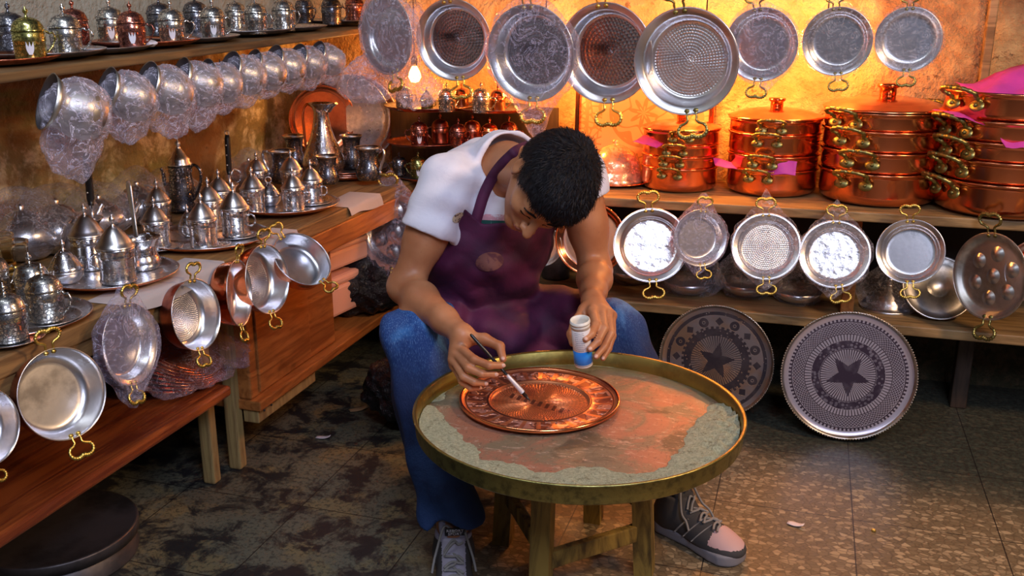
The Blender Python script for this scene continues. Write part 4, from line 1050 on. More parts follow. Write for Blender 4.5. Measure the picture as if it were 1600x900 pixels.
# scattered grains along the inner edge
random.seed(3)
for k in range(900):
    t = random.random(); a = a0+(a1-a0)*t+YAW; rr = R*(.955-abs(random.gauss(0, .10))-.02)
    x, y = rr*math.cos(a), rr*math.sin(a); z = .0052+.004*max(0, (rr/R-.8)/.16); e = random.uniform(.0008, .0022); b = random.random()*6
    c_, s_ = math.cos(b)*e, math.sin(b)*e
    g.faces([(x-c_, y-s_, z), (x+s_*.6, y-c_*.6, z+.0008), (x+c_, y+s_, z), (x-s_*.6, y+c_*.6, z+.0012)], [(0, 1, 2, 3)], m_dust)
o = thing('sawdust', 'pale greenish sawdust heaped round the near rim of the brass work tray', 'sawdust', (TCX, TCY, TZ-.036), me=g.mesh('sawdust')); o['kind'] = 'stuff'
g = G(); 
for (px, py, rx, ry, sd) in ((905, 563, .10, .016, 1), (830, 563, .12, .014, 2), (700, 590, .05, .022, 3), (672, 618, .035, .035, 4)):
    p = at_z(px, py, TZ-.031); vs = [(p.x-TCX, p.y-TCY, .0048)]; nseg = 40
    for i in range(nseg):
        a = 2*PI*i/nseg; rr = 1+.45*noise.noise(Vector((math.cos(a)*2, math.sin(a)*2, sd*3.)))
        q = p+CX*rx*rr*math.cos(a)+Vector((-sY, cY, 0))*ry*rr*math.sin(a); q2 = Vector((q.x-TCX, q.y-TCY, 0))
        if q2.length > R*.955: q2 *= R*.955/q2.length
        vs.append((q2.x, q2.y, .0044))
    g.faces(vs, [(0, i+1, (i+1) % nseg+1) for i in range(nseg)], m_dust)
o = thing('sawdust', 'thin dusting of sawdust along the far and left inside of the work tray', 'sawdust', (TCX, TCY, TZ-.036), me=g.mesh('dusting')); o['kind'] = 'stuff'
# copper platter
pc = at_z(843, 622, TZ-.02); PR = 126/FPX*depth(pc)
def f_platter():
    x, y, z = xyz(); r = (x*x+y*y).sqrt()/PR; th = y.atan2(x)
    chev = ((r*21+((th*40/PI).fract()-.5).abs()*1.6).fract()-.5).abs()*2
    relief = noi(46, 3, .5, None, .6).step(.47, .56)
    cells = ((th*26/(2*PI)).fract()-.5).abs().lt(.36)
    bandm = r.gt(.66)*r.lt(.90); inner = r.lt(.60)
    h = (chev*.35)*inner+(relief*cells)*bandm+((r-.62).abs().lt(.02))*1.0
    # a strip of ladder-like tool marks across the middle
    bar = (y+.01).abs().lt(.012)*((x*330+y*120).sin().gt(.1))*(x.abs().lt(PR*.45))*inner
    h = h+bar*1.1
    n = noi(20, 4); cc = mix((.92, .34, .15), (.40, .09, .07), n.step(.5, .7)*.6)
    cc = mix(cc, (.30, .06, .04), chev.step(.55, .8)*inner*.75)
    cc = mix(cc, mix((.16, .04, .05), (.95, .62, .55), relief), bandm*cells*.7)
    cc = mix(cc, (.12, .03, .03), ((r-.645).abs().lt(.012)).max((r-.915).abs().lt(.008)).max(bar)*.85)
    return {'Base Color': cc, 'Roughness': n*.2+.24, 'Normal': bump(h, 1, .004)}
m_platter = mat('chased copper platter', (.8, .28, .14), .85, .2, f_platter)
o = thing('copper_platter', 'round chased copper platter being worked on, lying in the brass tray', 'platter', (pc.x, pc.y, TZ-.0315), (0, 0, -.35))
P_('plate', o, None, lambda g: g.lathe([(PR*k/12*.6, .003) for k in range(13)]+[(PR*.615, .0075), (PR*.64, .0095), (PR*.66, .0075), (PR*.74, .007), (PR*.82, .008), (PR*.90, .010), (PR*.95, .012), (PR*.965, .015)], m_platter, 96), 'chased and patterned copper face')
P_('rolled_edge', o, None, lambda g: g.lathe([(PR*.962, .0145), (PR*.975, .017), (PR*.99, .0165), (PR, .013), (PR*.995, .009), (PR*.97, .008), (PR*.7, .0), (0, 0)], m_copper, 96))
# wooden stool under the tray: four legs and stretchers
o = thing('work_stool', 'low paint-stained wooden stool carrying the round work tray', 'stool', (TCX, TCY, 0), 0)
P_('top_board', o, None, lambda g: g.box((-.06, .155, TZ-.036-.002-.0175), (.36, .38, .035), m_stool, Matrix.Rotation(YAW+.1, 3, 'Z'), .004))
LEGS = [(-.072, -.01), (.118, .184), (-.041, .376), (-.225, .215)]
for (x, y) in LEGS:
    def lg(g, x=x, y=y):
        g.faces([(-.06+(x+.06)*sx+dx, .19+(y-.19)*sx+dy, z) for z, sx in ((0, 1.06), (TZ-.073, .92)) for dx, dy in ((-.022, -.022), (.022, -.022), (.022, .022), (-.022, .022))],
                [(0, 1, 5, 4), (1, 2, 6, 5), (2, 3, 7, 6), (3, 0, 4, 7), (3, 2, 1, 0), (4, 5, 6, 7)], m_stool)
        for f in g.bm.faces: f.smooth = False
    P_('leg', o, None, lg)
def bar(a, b, z, n='stretcher'):
    a = Vector((*LEGS[a], z)); b = Vector((*LEGS[b], z)); d = b-a; L = d.length-.03
    P_(n, o, None, lambda g: g.box((a+b)/2, (L, .02, .042), m_stool, Matrix.Rotation(math.atan2(d.y, d.x), 3, 'Z'), .003))
bar(0, 1, .11); bar(1, 2, .18); bar(2, 3, .18); bar(3, 0, .14)
# dark seat the man sits on
m_cush = mat('dark seat cushion', (.03, .025, .03), 0, .8)
# ------------------------------------------------------------------ the rest of the left corner: boxes, bags, plates, drum
m_foam = mat('pink packing foam', (.72, .38, .30), 0, .6, f_plain_bump(40, .2, .003), Subsurface_Weight=.1)
def crate(c, size, rot, m, label, name, cat, bev=.006):
    return one(name, label, cat, lambda g: g.box((0, 0, 0), size, m, bev=bev), c, rot)
p = at_x(520, 400, -1.58)
for (px, py, X, sz, lab) in ((515, 392, -1.55, (.16, .24, .085), 'pinkish foam box sticking out beyond the tilted shiny pan'), (505, 455, -1.56, (.17, .20, .14), 'pinkish foam box standing below the upper foam box')):
    p = at_x(px, py, X)
    o = thing('foam_box', lab, 'box', p, -.15, 1, 'stacked foam boxes')
    P_('box_body', o, None, lambda g: g.box((0, 0, -sz[2]*.12), (sz[0], sz[1], sz[2]*.76), m_foam, bev=.012))
    P_('lid', o, None, lambda g: g.box((0, 0, sz[2]*.38), (sz[0]*1.03, sz[1]*1.03, sz[2]*.24), m_foam, bev=.012))
p = at_x(452, 540, -1.46)
o = thing('wooden_chest', 'orange varnished plywood chest on the low board behind the posts', 'chest', (-1.60, p.y+.02, .2155))
P_('chest_body', o, None, lambda g: g.box((0, 0, .17), (.30, .52, .34), m_woodorange, bev=.006))
P_('front_panel', o, None, lambda g: g.box((.153, -.07, .17), (.008, .30, .32), m_woodorange, bev=.002))
def blob(px, py, X, r, lab, seed, m=m_filmdark, name='rubbish_bag', cat='bag', grp='black plastic bags of wares in the corner', z=None):
    p = at_x(px, py, X)
    def d(n, q):
        q = Vector((n.x*r[0], n.y*r[1], n.z*r[2]))
        return q*(1+.22*noise.fractal(n*1.6+Vector((seed, 0, 0)), 1, 2, 5)-.10*abs(noise.noise(n*5+Vector((0, seed, 0)))))
    if z is not None: p.z = z
    one(name, lab, cat, lambda g: g.ball((0, 0, 0), 1, m, sub=5, fn=d), p, None, group=grp)
blob(575, 470, -1.50, (.16, .20, .12), 'black shiny bag on the low board beside the man\'s right elbow', 1, z=.33)
blob(560, 410, -1.62, (.15, .22, .09), 'black bag stacked behind the foam box', 4, z=.50)
blob(590, 360, -1.60, (.14, .12, .12), 'bluish black bag beside the bagged egg pan', 8, z=.56)
blob(640, 480, -1.15, (.14, .14, .12), 'black bag on the floor behind the man\'s right elbow', 10, z=.115)
# dark things standing in the shade under the pan row behind the man
for i, (px, y, lab) in enumerate(((868, 3.28, 'dark ribbed canister on the low shelf behind the apron'), (700, 3.3, 'dark canister on the low shelf behind the man\'s back'))):
    p = at_y(px, 440, y); one('canister', lab, 'canister', lambda g: g.lathe([(0, 0), (.05, 0), (.052, .01), (.05, .02), (.052, .03), (.05, .04), (.052, .05), (.05, .06), (.052, .10), (.046, .12), (.03, .13), (.03, .15), (0, .15)], m_darkmetal, 32), (p.x, y, LS), group='dark canisters on the low shelf', key=('can',))
# wrapped stack of copper plates, fanned and leaning
for i in range(9):
    p = at_x(262+i*2, 596, -1.60)
    M = Matrix.Rotation(math.radians(5+i*4.2), 3, 'Y') @ Matrix.Rotation(math.radians(-3-i*1.2), 3, 'X')
    one('copper_plate', ('lowest' if i == 0 else 'topmost' if i == 8 else f'{("second","third","fourth","fifth","sixth","seventh","eighth")[i-1]} from below')+' copper plate of the fanned stack on the red shelf', 'plate',
        lambda g: g.lathe([(0, .002), (.10, .002), (.112, .006), (.150, .012), (.153, .011), (.114, .003), (.10, 0), (0, 0)], m_copdark if False else m_copper, 48), (-1.60-.004*i, p.y, .335+i*.0125), M, group='wrapped copper plates on the red shelf', key=('cplate',))
p = at_x(345, 586, -1.45)
def shroud(seed, size, tw):
    def f(g):
        def d(n, q):
            q = Vector((n.x*size[0], n.y*size[1], n.z*size[2]*(1+tw*n.y)))
            return q*(1+.18*noise.fractal(n*2.4+Vector((seed, 0, 0)), 1, 2, 5)-.12*abs(noise.noise(n*6)))
        g.ball((0, 0, 0), 1, m_bagred, sub=5, fn=d)
    return f
one('plate_wrap', 'crumpled lilac plastic round the fanned copper plates on the red shelf', 'plastic wrap', shroud(4, (.17, .25, .062), -.15), (-1.585, at_x(285, 596, -1.585).y, .40), (0, .25, 0))
# drum under the shelf, bottom left
p = at_z(78, 890, 0)
o = thing('metal_drum', 'dark round metal drum with a flat lid under the red shelf at bottom left', 'drum', (p.x-.02, p.y+.06, 0))
P_('drum_body', o, None, lambda g: g.lathe([(0, 0), (.180, 0), (.182, .006), (.178, .012), (.178, .066), (0, .066)], m_darkmetal, 64))
P_('drum_lid', o, None, lambda g: g.lathe([(.180, .052), (.186, .052), (.1865, .076), (.184, .080), (.179, .079), (.173, .0765), (0, .0765)], m_darkmetal, 64))
# litter on the floor
m_scrap = mat('pale scrap', (.75, .68, .72), 0, .6)
def scrap(px, py, w_, h_, lab, rot, m=m_scrap, name='paper_scrap', cat='scrap'):
    p = at_z(px, py, .003)
    g = G(); vs = []; 
    for j in range(5):
        for i in range(7):
            x = (i/6-.5); y = (j/4-.5)*(1-.7*abs(x+.1)); vs.append((x*w_, y*h_, .002+.006*max(0, x)**2*4+.002*noise.noise(Vector((i, j, px)))))
    g.faces(vs, [(j*7+i, j*7+i+1, j*7+i+8, j*7+i+7) for j in range(4) for i in range(6)], m)
    o = thing(name, lab, cat, p, rot, me=g.mesh('scrap')); o['group'] = 'scraps on the floor'; mm = o.modifiers.new('t', 'SOLIDIFY'); mm.thickness = .001
scrap(1243, 820, .042, .022, 'small pinkish white scrap on the lit floor tiles at right', -.3)
scrap(505, 684, .045, .02, 'small grey scrap on the floor beyond the counter posts', .2)
scrap(560, 640, .06, .03, 'pale flattened scrap on the floor left of the man\'s knee', .7, mat('tan scrap', (.45, .3, .16), 0, .7))
p = at_z(1365, 830, .0); one('metal_nut', 'tiny shiny brass nut lying on the floor tiles at right', 'nut', lambda g: g.lathe([(.0025, 0), (.006, 0), (.006, .005), (.0025, .005)], m_brass, 6, closed=True), (p.x, p.y, .0))
# ------------------------------------------------------------------ smooth implicit surfaces for the figure
def A(v): return np.array(v, dtype=np.float64)
def cap(p, a, b, ra, rb):
    a = A(a); b = A(b); ab = b-a; t = np.clip(((p-a)@ab)/(ab@ab), 0, 1)
    return np.linalg.norm(p-a-t[:, None]*ab, axis=1)-(ra+(rb-ra)*t)
def ell(p, c, r, R=None):
    q = p-A(c)
    if R is not None: q = q@np.array(R)      # R columns = local axes
    r = A(r); k0 = np.linalg.norm(q/r, axis=1); k1 = np.linalg.norm(q/(r*r), axis=1)
    return k0*(k0-1)/np.maximum(k1, 1e-9)
def smin(a, b, k):
    h = np.clip(.5+.5*(b-a)/k, 0, 1); return b+(a-b)*h-k*h*(1-h)
def smax(a, b, k): return -smin(-a, -b, k)
def chain(p, pts, rs, k=.01):
    d = None
    for i in range(len(pts)-1):
        c = cap(p, pts[i], pts[i+1], rs[i], rs[i+1]); d = c if d is None else smin(d, c, k)
    return d
def wave(p, dirs):
    s = np.zeros(len(p))
    for (dx, dy, dz, ph, am) in dirs: s += am*np.sin(p[:, 0]*dx+p[:, 1]*dy+p[:, 2]*dz+ph)
    return s
def sdf_mesh(name, f, lo, hi, h, mats_, face_mat=None):
    lo = A(lo); hi = A(hi); B = 8
    nb = np.ceil((hi-lo)/(h*B)).astype(int); n = nb*B
    ax = [lo[i]+(np.arange(nb[i])+.5)*B*h for i in range(3)]
    C = np.stack(np.meshgrid(*ax, indexing='ij'), -1).reshape(-1, 3)
    def ev(P):
        out = np.empty(len(P))
        for s in range(0, len(P), 60000): out[s:s+60000] = f(P[s:s+60000])
        return out
    dc = ev(C).reshape(nb)
    keep = np.abs(dc) < B*h*1.15
    V = np.repeat(np.repeat(np.repeat(np.where(dc < 0, -1., 1.), B, 0), B, 1), B, 2)
    idx = np.argwhere(keep)
    off = np.stack(np.meshgrid(*[np.arange(B)]*3, indexing='ij'), -1).reshape(-1, 3)
    for s in range(0, len(idx), 400):
        gi = (idx[s:s+400, None, :]*B+off[None]).reshape(-1, 3)
        V[gi[:, 0], gi[:, 1], gi[:, 2]] = ev(lo+gi*h)
    I = V < 0
    cnt = sum(I[a:n[0]-1+a, b:n[1]-1+b, c:n[2]-1+c].astype(np.int8) for a in (0, 1) for b in (0, 1) for c in (0, 1))
    act = np.argwhere((cnt > 0) & (cnt < 8))
    num = np.zeros((len(act), 3)); den = np.zeros(len(act))
    cs = [(a, b, c) for a in (0, 1) for b in (0, 1) for c in (0, 1)]
    for i, c0 in enumerate(cs):
        for c1 in cs[i+1:]:
            if sum(abs(x-y) for x, y in zip(c0, c1)) != 1: continue
            v0 = V[tuple((act+c0).T)]; v1 = V[tuple((act+c1).T)]; m = (v0 < 0) != (v1 < 0)
            t = np.where(m, v0/np.where(m, v0-v1, 1), 0)
            num += m[:, None]*(A(c0)+t[:, None]*(A(c1)-A(c0))); den += m
    co = lo+(act+num/den[:, None])*h
    ids = -np.ones(tuple(n), dtype=np.int64); ids[tuple(act.T)] = np.arange(len(act))
    quads = []
    for ax_ in range(3):
        e = [0, 0, 0]; e[ax_] = 1
        sl0 = tuple(slice(1, n[i]-1-e[i]) for i in range(3)); sl1 = tuple(slice(1+e[i], n[i]-1) for i in range(3))
        d = I[sl0] != I[sl1]; q = np.argwhere(d)+1
        u = [0, 0, 0]; w_ = [0, 0, 0]; u[(ax_+1) % 3] = 1; w_[(ax_+2) % 3] = 1; u = np.array(u); w_ = np.array(w_)
        Q = np.stack([ids[tuple((q-u-w_).T)], ids[tuple((q-w_).T)], ids[tuple(q.T)], ids[tuple((q-u).T)]], 1)
        flip = ~I[tuple(q.T)]
        Q[flip] = Q[flip][:, ::-1]; quads.append(Q)
    Q = np.concatenate(quads); Q = Q[(Q >= 0).all(1)]
    me = bpy.data.meshes.new(name); me.vertices.add(len(co)); me.vertices.foreach_set('co', co.astype(np.float32).ravel())
    me.loops.add(len(Q)*4); me.loops.foreach_set('vertex_index', Q.astype(np.int32).ravel())
    me.polygons.add(len(Q)); me.polygons.foreach_set('loop_start', np.arange(0, len(Q)*4, 4, dtype=np.int32))
    for m in (mats_ if isinstance(mats_, list) else [mats_]): me.materials.append(m)
    if face_mat is not None:
        me.polygons.foreach_set('material_index', face_mat(co[Q].mean(1)).astype(np.int32))
    me.polygons.foreach_set('use_smooth', np.ones(len(Q), dtype=bool))
    me.update(calc_edges=True); return me
# ------------------------------------------------------------------ the seated man
T = at_t
pl_ = lambda v: np.array(v, dtype=float)
RS, RE, RW = T(700, 285, 2.32), T(634, 448, 2.34), T(722, 524, 2.13)
LSH, LE, LW = T(905, 276, 2.40), T(930, 424, 2.47), T(926, 470, 2.24)
HR, HL = T(712, 512, 2.64), T(812, 508, 2.64)
KR, KL = T(644, 524, 2.29), T(964, 516, 2.47)
AR, AL = at_z(708, 826, .12), T(1044, 764, 2.45)
PEL = T(762, 503, 2.66); BEL = T(738, 450, 2.57); CHE = T(756, 365, 2.46); UPB = T(768, 277, 2.50); NB = T(792, 258, 2.36)
# head frame: forward, up, right
def unit(v): return Vector(v).normalized()
HU = unit(camv(.52, .10, .85)); HF = camv(-.28, -.93, .26); HF = (HF-HU*HF.dot(HU)).normalized(); HRt = HF.cross(HU)
HC = T(856, 290, 2.14)
HM = np.array([list(HRt), list(HF), list(HU)]).T     # columns
def H(x, y, z): return HC+HRt*x+HF*y+HU*z
def tohead(p): return (p-pl_(HC))@HM
def head_d(q):
    d = ell(q, (0, -.012, .030), (.076, .098, .086))
    d = smin(d, ell(q, (0, .030, -.035), (.058, .060, .078)), .03)
    for s in (-1, 1):
        d = smin(d, cap(q, (s*.050, -.002, -.050), (s*.012, .066, -.098), .016, .017), .025)
        d = smin(d, ell(q, (s*.040, .058, -.022), (.022, .022, .020)), .02)
    d = smin(d, ell(q, (0, .070, -.102), (.018, .016, .015)), .018)
    d = smin(d, cap(q, (-.036, .074, .020), (.036, .074, .020), .013, .013), .014)
    for s in (-1, 1):
        d = smax(d, -ell(q, (s*.031, .104, .003), (.019, .020, .013)), .014)
        d = smin(d, ell(q, (s*.031, .0755, .002), (.0155, .0130, .0125)), .004)
        d = smin(d, cap(q, (s*.017, .0865, -.0030), (s*.044, .0800, -.0045), .0020, .0018), .002)
    nz = cap(q, (0, .084, .010), (0, .1135, -.030), .0075, .0115)
    nz = smin(nz, ell(q, (.012, .100, -.034), (.0085, .010, .008)), .006); nz = smin(nz, ell(q, (-.012, .100, -.034), (.0085, .010, .008)), .006)
    for s in (-1, 1): nz = smax(nz, -ell(q, (s*.0065, .107, -.044), (.0035, .006, .006)), .003)
    d = smin(d, nz, .010)
    d = smin(d, ell(q, (0, .078, -.060), (.026, .018, .020)), .012)
    lip = smin(ell(q, (0, .0945, -.0600), (.021, .006, .0050)), ell(q, (0, .0925, -.0705), (.019, .007, .0058)), .002)
    d = smin(d, lip, .004)
    d = smax(d, -cap(q, (-.022, .098, -.0655), (.022, .098, -.0655), .0016, .0016), .003)
    for s in (-1, 1):
        ear = ell(q, (s*.080, -.012, -.004), (.0075, .0185, .031))
        ear = smax(ear, -ell(q, (s*.0885, -.008, -.001), (.0065, .0115, .020)), .004)
        ear = smin(ear, ell(q, (s*.077, -.006, -.030), (.005, .008, .009)), .005)
        d = smin(d, ear, .006)
    return d
# hands: joint chains in picture position + depth
def chn(*a): return [pl_(T(*q)) for q in a]
RH = [ (chn((716,541,2.12),(741,562,2.065),(765,571,2.045),(784,571,2.055)), [.0105,.0098,.0086,.0075]),
       (chn((712,551,2.12),(732,575,2.065),(753,584,2.055),(773,585,2.065)), [.0105,.0098,.0086,.0075]),
       (chn((709,562,2.12),(724,588,2.075),(741,597,2.07),(757,599,2.08)), [.0100,.0092,.0080,.0070]),
       (chn((710,571,2.13),(722,596,2.095),(735,606,2.09),(748,606,2.10)), [.0092,.0084,.0072,.0064]),
       (chn((730,528,2.13),(757,530,2.115),(781,541,2.095),(786,561,2.075)), [.0150,.0130,.0102,.0080]) ]
LH = [ (chn((926,486,2.17),(931,507,2.11),(924,522,2.085),(915,530,2.075)), [.0108,.0100,.0088,.0076]),
       (chn((940,485,2.18),(944,513,2.11),(934,534,2.09),(922,545,2.08)), [.0108,.0100,.0088,.0076]),
       (chn((950,488,2.19),(954,521,2.13),(944,542,2.11),(931,557,2.095)), [.0103,.0095,.0082,.0072]),
       (chn((956,493,2.21),(957,525,2.16),(951,545,2.145),(942,560,2.13)), [.0094,.0086,.0074,.0065]),
       (chn((915,485,2.20),(900,503,2.17),(893,522,2.145),(895,536,2.135)), [.0140,.0125,.0105,.0085]) ]
def hand_d(p, Hn, W, near):
    d = None
    for pts, rs in Hn[:4]:
        c = chain(p, pts, rs, .004); d = c if d is None else smin(d, c, .003)
    palm = None
    for pts, rs in Hn[:4]:
        a = pl_(W)*.35+pts[0]*.65
        c = cap(p, pl_(W), pts[0], .019, .0118); palm = c if palm is None else smin(palm, c, .014)
    d = smin(d, palm, .008)
    c = chain(p, Hn[4][0], Hn[4][1], .006); c = smin(c, cap(p, pl_(W), Hn[4][0][0], .020, .0150), .015)
    return smin(d, c, .010)
def sh(v, c): return pl_(v)+pl_(c)
def torso_d(p, o=0.):
    sx = np.array([list((LSH-RS).normalized())])[0]
    ax = (pl_(UPB)-pl_(PEL)); ax /= np.linalg.norm(ax); xx = sx-ax*(sx@ax); xx /= np.linalg.norm(xx); yy = np.cross(ax, xx)
    Rm = np.stack([xx, yy, ax], 1)
    d = ell(p, CHE, (.152+o, .108+o, .165+o), Rm)
    d = smin(d, ell(p, BEL, (.135+o, .105+o, .13+o), Rm), .06)
    d = smin(d, ell(p, PEL, (.165+o, .12+o, .11+o), Rm), .06)
    d = smin(d, cap(p, pl_(RS)*.72+pl_(UPB)*.28, pl_(LSH)*.72+pl_(UPB)*.28, .062+o, .062+o), .07)
    d = smin(d, ell(p, UPB, (.13+o, .09+o, .09+o), Rm), .06)
    return d
def legs_d(p, o=0., cloth=False):
    d = None
    for hp, kn, an in ((HR, KR, AR), (HL, KL, AL)):
        c = cap(p, pl_(hp), pl_(kn), .088+o, .061+o)
        c = smin(c, cap(p, pl_(kn), pl_(an), .058+o, (.064 if cloth else .034)+o), .03)
        mid = pl_(kn)*.68+pl_(an)*.32+pl_(camv(0, 0, -.028)); c = smin(c, ell(p, mid, (.058+o, .058+o, .10+o)), .05)
        d = c if d is None else smin(d, c, .02)
    return d
NECKT = H(0, -.035, -.055)
def body_d(p):
    d = smin(torso_d(p), legs_d(p), .04)
    for s, e, wv, Hn, nr in ((RS, RE, RW, RH, 1), (LSH, LE, LW, LH, 1)):
        s_, e_, w_ = pl_(s), pl_(e), pl_(wv)
        d = smin(d, cap(p, s_, s_*.45+e_*.55, .056, .047), .03)
        d = smin(d, cap(p, s_*.5+e_*.5, e_, .047, .039), .03)
        m = e_*.72+w_*.28
        d = smin(d, chain(p, [e_, m, e_*.3+w_*.7, w_], [.038, .042, .030, .0245], .02), .025)
        d = smin(d, ell(p, e_+(e_-m)*.12, (.036, .036, .036)), .02)
        d = smin(d, hand_d(p, Hn, wv, nr), .012)
    d = smin(d, cap(p, pl_(NB), pl_(NECKT), .060, .053), .035)
    d = smin(d, head_d(tohead(p)), .018)
    for an, tx in ((AR, T(712, 862, 2.2)), (AL, T(1095, 842, 2.33))):
        d = smin(d, cap(p, pl_(an), pl_(an)*.75+A((tx.x, tx.y, 0))*.25-A((0, 0, .02)), .030, .026), .02)
    return d
def f_skin():
    n = noi(9, 4, .5); f = noi(160, 3, .6)
    return {'Base Color': mix(mix((.50, .215, .10), (.40, .15, .065), n.step(.4, .65)), (.20, .08, .045), f.step(.62, .75)*.35), 'Normal': bump(f, .15, .001)}
m_skin = mat('tanned skin', (.45, .21, .11), 0, .45, f_skin, Subsurface_Weight=.12, Subsurface_Radius=(.02, .007, .004), Subsurface_Scale=.5)
lo = (min(RE.x, KR.x)-.12, AR.y-.35, -.01); hi = (LE.x+.28, PEL.y+.22, 1.12)
man = thing('person', 'seated young man in white t-shirt, plum apron and blue jeans bending over the work tray', 'person', (PEL.x, PEL.y, 0))
def mpart(name, me, lab=None, parent=None):
    me.transform(Matrix.Translation((-PEL.x, -PEL.y, 0))); return part(name, parent or man, me, lab)
body = mpart('body', sdf_mesh('body', body_d, lo, hi, .0033, m_skin))
# nails
def nail(fin, r):
    a, b = Vector(fin[0][-2]), Vector(fin[0][-1]); d = (b-a).normalized(); tc_ = (EYE-b).normalized(); nrm = (tc_-d*tc_.dot(d)).normalized()
    g = G(); R3 = frame(nrm, d).to_4x4(); g.M = Matrix.Translation(b+nrm*(fin[1][-1]*.72)+d*.0015) @ R3
    g.ball((0, 0, 0), (.0048*r, .0058*r, .0026), m_nail, sub=2); return g.mesh('nail')
m_nail = mat('pale nails', (.62, .36, .28), 0, .3)
for hn in (RH, LH):
    for i, fin in enumerate(hn):
        if hn is LH and i == 4: continue
        mpart('fingernail', nail(fin, 1 if i != 3 else .85))
# eyebrows, lashes, lips
m_hair = mat('black hair', (.010, .008, .012), 0, .5, Specular_IOR_Level=.25, fn=lambda: {'Normal': bump(noi(150, 4, .7, scaled(coords(), (1, .25, .4)), .6)+noi(320, 2)*.5, 1, .006), 'Base Color': mix((.007, .006, .010), (.003, .003, .004), noi(90, 3, .7).step(.4, .6))})
def headsurf(x, z, y0=.14):
    y = y0
    for _ in range(40):
        d = head_d(A([(x, y, z)]))[0]
        if d < .0004: break
        y -= d*.8
    return y
for s in (-1, 1):
    pts = [H(s*x, headsurf(s*x, z)+.0005, z) for x, z in ((.016, .0165), (.026, .0205), (.038, .020), (.048, .014))]
    g = G(); P = smooth(pts, 4); g.tube(P, [.0022+.0018*math.sin(PI*min(1, i/len(P)+.15)) for i in range(len(P))], m_hair, 6, flat=.7); mpart('eyebrow', g.mesh('brow'), 'dark eyebrow')
    pts = [H(s*x, headsurf(s*x, z)+.0006, z) for x, z in ((.017, -.0045), (.024, -.0075), (.033, -.0085), (.042, -.0055), (.046, -.0035))]
    g = G(); g.tube(smooth(pts, 4), .0013, m_hair, 5); mpart('eyelashes', g.mesh('lash'), 'dark lashes of the lowered eyelid')
m_lip = mat('lips', (.36, .12, .09), 0, .4)
for z, y in ((-.0600, 0), (-.0705, 0)):
    pts = [H(x, headsurf(x, z)-.0018, z+abs(x)*.12*(1 if z < -.065 else -1)) for x in (-.019, -.010, 0, .010, .019)]
    g = G(); P = smooth(pts, 4); g.tube(P, [.0012+.0028*math.sin(PI*i/(len(P)-1)) for i in range(len(P))], m_lip, 6); mpart('lip', g.mesh('lip'), 'closed lips')
# hair
def hair_d(p):
    q = tohead(p); x, y, z = q[:, 0], q[:, 1], q[:, 2]
    d = ell(q, (0, -.014, .040), (.087, .107, .090))
    d = smin(d, ell(q, (0, .030, .075), (.062, .065, .052)), .04)       # fringe volume, brushed forward and up
    d = smin(d, ell(q, (0, -.055, -.005), (.072, .055, .070)), .03)
    line = np.interp(y, [-.12, -.06, -.030, -.012, .008, .022, .035, .055, .075, .10], [-.060, -.045, -.020, .030, .018, -.020, .018, .040, .052, .060])
    line = line+.004*np.sin(x*90)+.003*np.sin(x*210+1)
    cut = (line-z)*.7
    d = smax(d, cut, .006)
    d = smax(d, -(head_d(q)+.004), .002)
    n = .0010*np.sin(x*620+np.sin(y*50+z*40)*3)+.0016*np.sin(x*150+y*130+np.sin(z*90+y*40)*2)*np.sin(y*120+x*60)
    top_ = np.clip((z-.05)/.06, 0, 1)
    return d-.001+n*(.5+top_)
lo_h = HC-Vector((.2, .2, .2)); hi_h = HC+Vector((.2, .2, .2))
hair_me = sdf_mesh('hair', hair_d, lo_h, hi_h, .0026, m_hair)
m_strand = mat('black hair strands', (.008, .007, .010), 0, .55, None, Specular_IOR_Level=.18)
random.seed(5); g = G(); polys = hair_me.polygons
for k in range(9000):
    f_ = polys[random.randrange(len(polys))]; c_ = f_.center.copy(); nn_ = f_.normal.copy(); d_ = c_-HC
    q_ = Vector((d_.dot(HRt), d_.dot(HF), d_.dot(HU)))
    if head_d(A([tuple(q_)]))[0] < .003: continue
    away = q_-Vector((0, -.055, .10)); away.z -= .02
    if q_.y > .02: away.y += .03
    fl = HRt*away.x+HF*away.y+HU*away.z; fl = fl-nn_*fl.dot(nn_)
    if fl.length < 1e-4: continue
    fl.normalize(); fl = (fl+nn_.cross(fl)*random.uniform(-.45, .45)).normalized(); sd = nn_.cross(fl)
    L_ = random.uniform(.010, .020); w0 = random.uniform(.0004, .0008); P0 = c_-nn_*.001
    p1 = P0+fl*L_*.35+nn_*L_*.22; p2 = P0+fl*L_*.75+nn_*L_*.26; p3 = P0+fl*L_+nn_*L_*.20
    g.faces([P0-sd*w0, P0+sd*w0, p1-sd*w0, p1+sd*w0, p2-sd*w0*.7, p2+sd*w0*.7, p3], [(0, 1, 3, 2), (2, 3, 5, 4), (4, 5, 6)], m_strand)
hair = mpart('hair', hair_me, 'short black hair')
strands = mpart('hair_strands', g.mesh('strands'), 'fine loose strands', hair); strands['kind'] = 'stuff'
